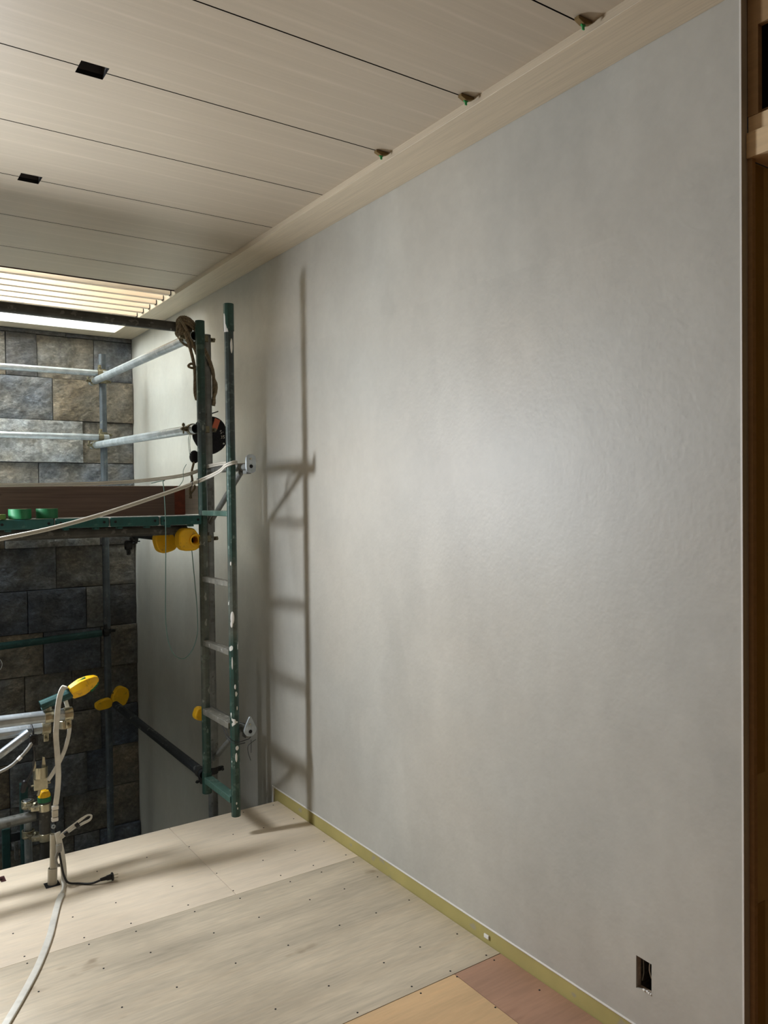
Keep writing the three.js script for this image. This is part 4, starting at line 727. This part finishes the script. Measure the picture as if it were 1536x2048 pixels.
  const lead = thing('inline_switch', 'black inline connector hanging from the handrail on a black lead', 'connector', V(-1.20, 0.585, 3.49)), so = lead.position, SL = pts => pts.map(p => V(...p).sub(so));
  mesh('lead', wire(SL([[-1.203, 0.652, 3.53], [-1.200, 0.62, 3.495], [-1.200, 0.60, 3.49]]), 0.004, 20), M.black, lead);
  mesh('switch_body', new RoundedBoxGeometry(0.034, 0.05, 0.02, 3, 0.009), M.black, lead);
  mesh('ring', new THREE.TorusGeometry(0.009, 0.0022, 8, 20).scale(0.8, 1.2, 1).translate(0, 0, 0.0105), M.cloth, lead);
  mesh('lead', wire(SL([[-1.20, 0.562, 3.49], [-1.196, 0.52, 3.50], [-1.192, 0.46, 3.55], [-1.195, 0.40, 3.62], [-1.196, 0.36, 3.68]]), 0.0042, 40), M.black, lead);
  mesh('socket_body', along(new THREE.CapsuleGeometry(0.012, 0.035, 4, 12).translate(0, 0.03, 0), V(-1.20, 0.365, 3.69).sub(so), V(-1.215, 0.29, 3.70).sub(so)), M.black, lead);
  const grey = thing('grey_lead', 'grey translucent lead with a white label hanging under the handrail at the left edge', 'cable', V(-1.26, 0.52, 3.48)), go = grey.position, GL = pts => pts.map(p => V(...p).sub(go));
  mesh('lead', wire(GL([[-1.40, 0.47, 3.49], [-1.326, 0.486, 3.48], [-1.285, 0.503, 3.48], [-1.255, 0.527, 3.48], [-1.235, 0.545, 3.48]]), 0.0065, 50), M.cableGrey, grey);
  mesh('label_band', rod(V(-1.262, 0.519, 3.48).sub(go), V(-1.250, 0.5305, 3.48).sub(go), 0.0082), M.bead, grey);
  mesh('lead', wire(GL([[-1.235, 0.545, 3.48], [-1.218, 0.563, 3.482], [-1.206, 0.58, 3.486]]), 0.0075, 20), M.cableGrey, grey);
}
// ---------------------------------------------------------------- shims and tabs at the groove ends
[['nearest the top right corner', 1.425], ['middle of the three', 1.897], ['nearest the scaffold', 2.366]].forEach(([w, s], i) => {
  const t = thing('groove_shim', `brown wedge with green tab at a ceiling groove end, ${w}`, 'wedge', V(-0.205, CEIL - 0.003, s), 'wedges along the ceiling edge board');
  const g = extr([[-0.024, 0], [0.026, 0], [0.026, -0.004], [0.012, -0.010], [-0.004, -0.013], [-0.024, -0.006]], 0.014, { bevel: 0.001 }); g.translate(0, 0.0, -0.007); mesh('wedge', uvBox(g), M.shim, t);
  const k = box(-0.004, 0.004, -0.026, -0.012, -0.002, 0.002, { round: 0.001 }); mesh('green_tab', k, M.greenTab, t);
  const k2 = box(-0.008, 0.006, -0.017, -0.011, -0.003, 0.003, { round: 0.001 }); mesh('green_tab', k2, M.greenTab, t);
});
// ---------------------------------------------------------------- site floodlight and what carries it, left of the frame
{
  const t = thing('floodlight', 'flat site floodlight on the scaffold left of the frame, facing the room', 'lamp', LAMP_AT.clone());
  t.quaternion.copy(floodGlow.quaternion);
  const face = new THREE.BoxGeometry(LAMP_W, LAMP_H, 0.004); face.translate(0, 0, 0.006); mesh('lamp_face', face, std({ color: 0xffffff, emissive: new THREE.Color(0.92, 0.96, 1), emissiveIntensity: 4 }), t);
  const hs = new RoundedBoxGeometry(LAMP_W + 0.05, LAMP_H + 0.05, 0.05, 3, 0.012); hs.translate(0, 0, 0.036); mesh('housing', hs, M.black, t);
  mesh('bracket', join([new THREE.BoxGeometry(0.02, 0.16, 0.008).translate(0, -0.16, 0.05), new THREE.BoxGeometry(0.05, 0.02, 0.05).translate(0, -0.24, 0.06)]), M.black, t);
  tubeThing('scaffold_pole', 'upright pole carrying the floodlight, left of the frame', 'scaffold pole', V(-1.79, LOW, 3.86), V(-1.79, 1.43, 3.86), R1 * 0.8, M.galvDull);
  tubeThing('scaffold_pole', 'post under the left end of the handrail, outside the frame', 'scaffold pole', V(-1.86, 0.001, 3.535), V(-1.86, 1.1, 3.535), R1 * 0.8, M.galv);
  tubeThing('scaffold_tube', 'guard tube beside the floor edge, outside the frame on the left', 'scaffold tube', V(-1.62, 1.0, 3.53), V(-1.40, 1.0, 3.02), R1, M.galv);
}
renderer.render(scene, camera);
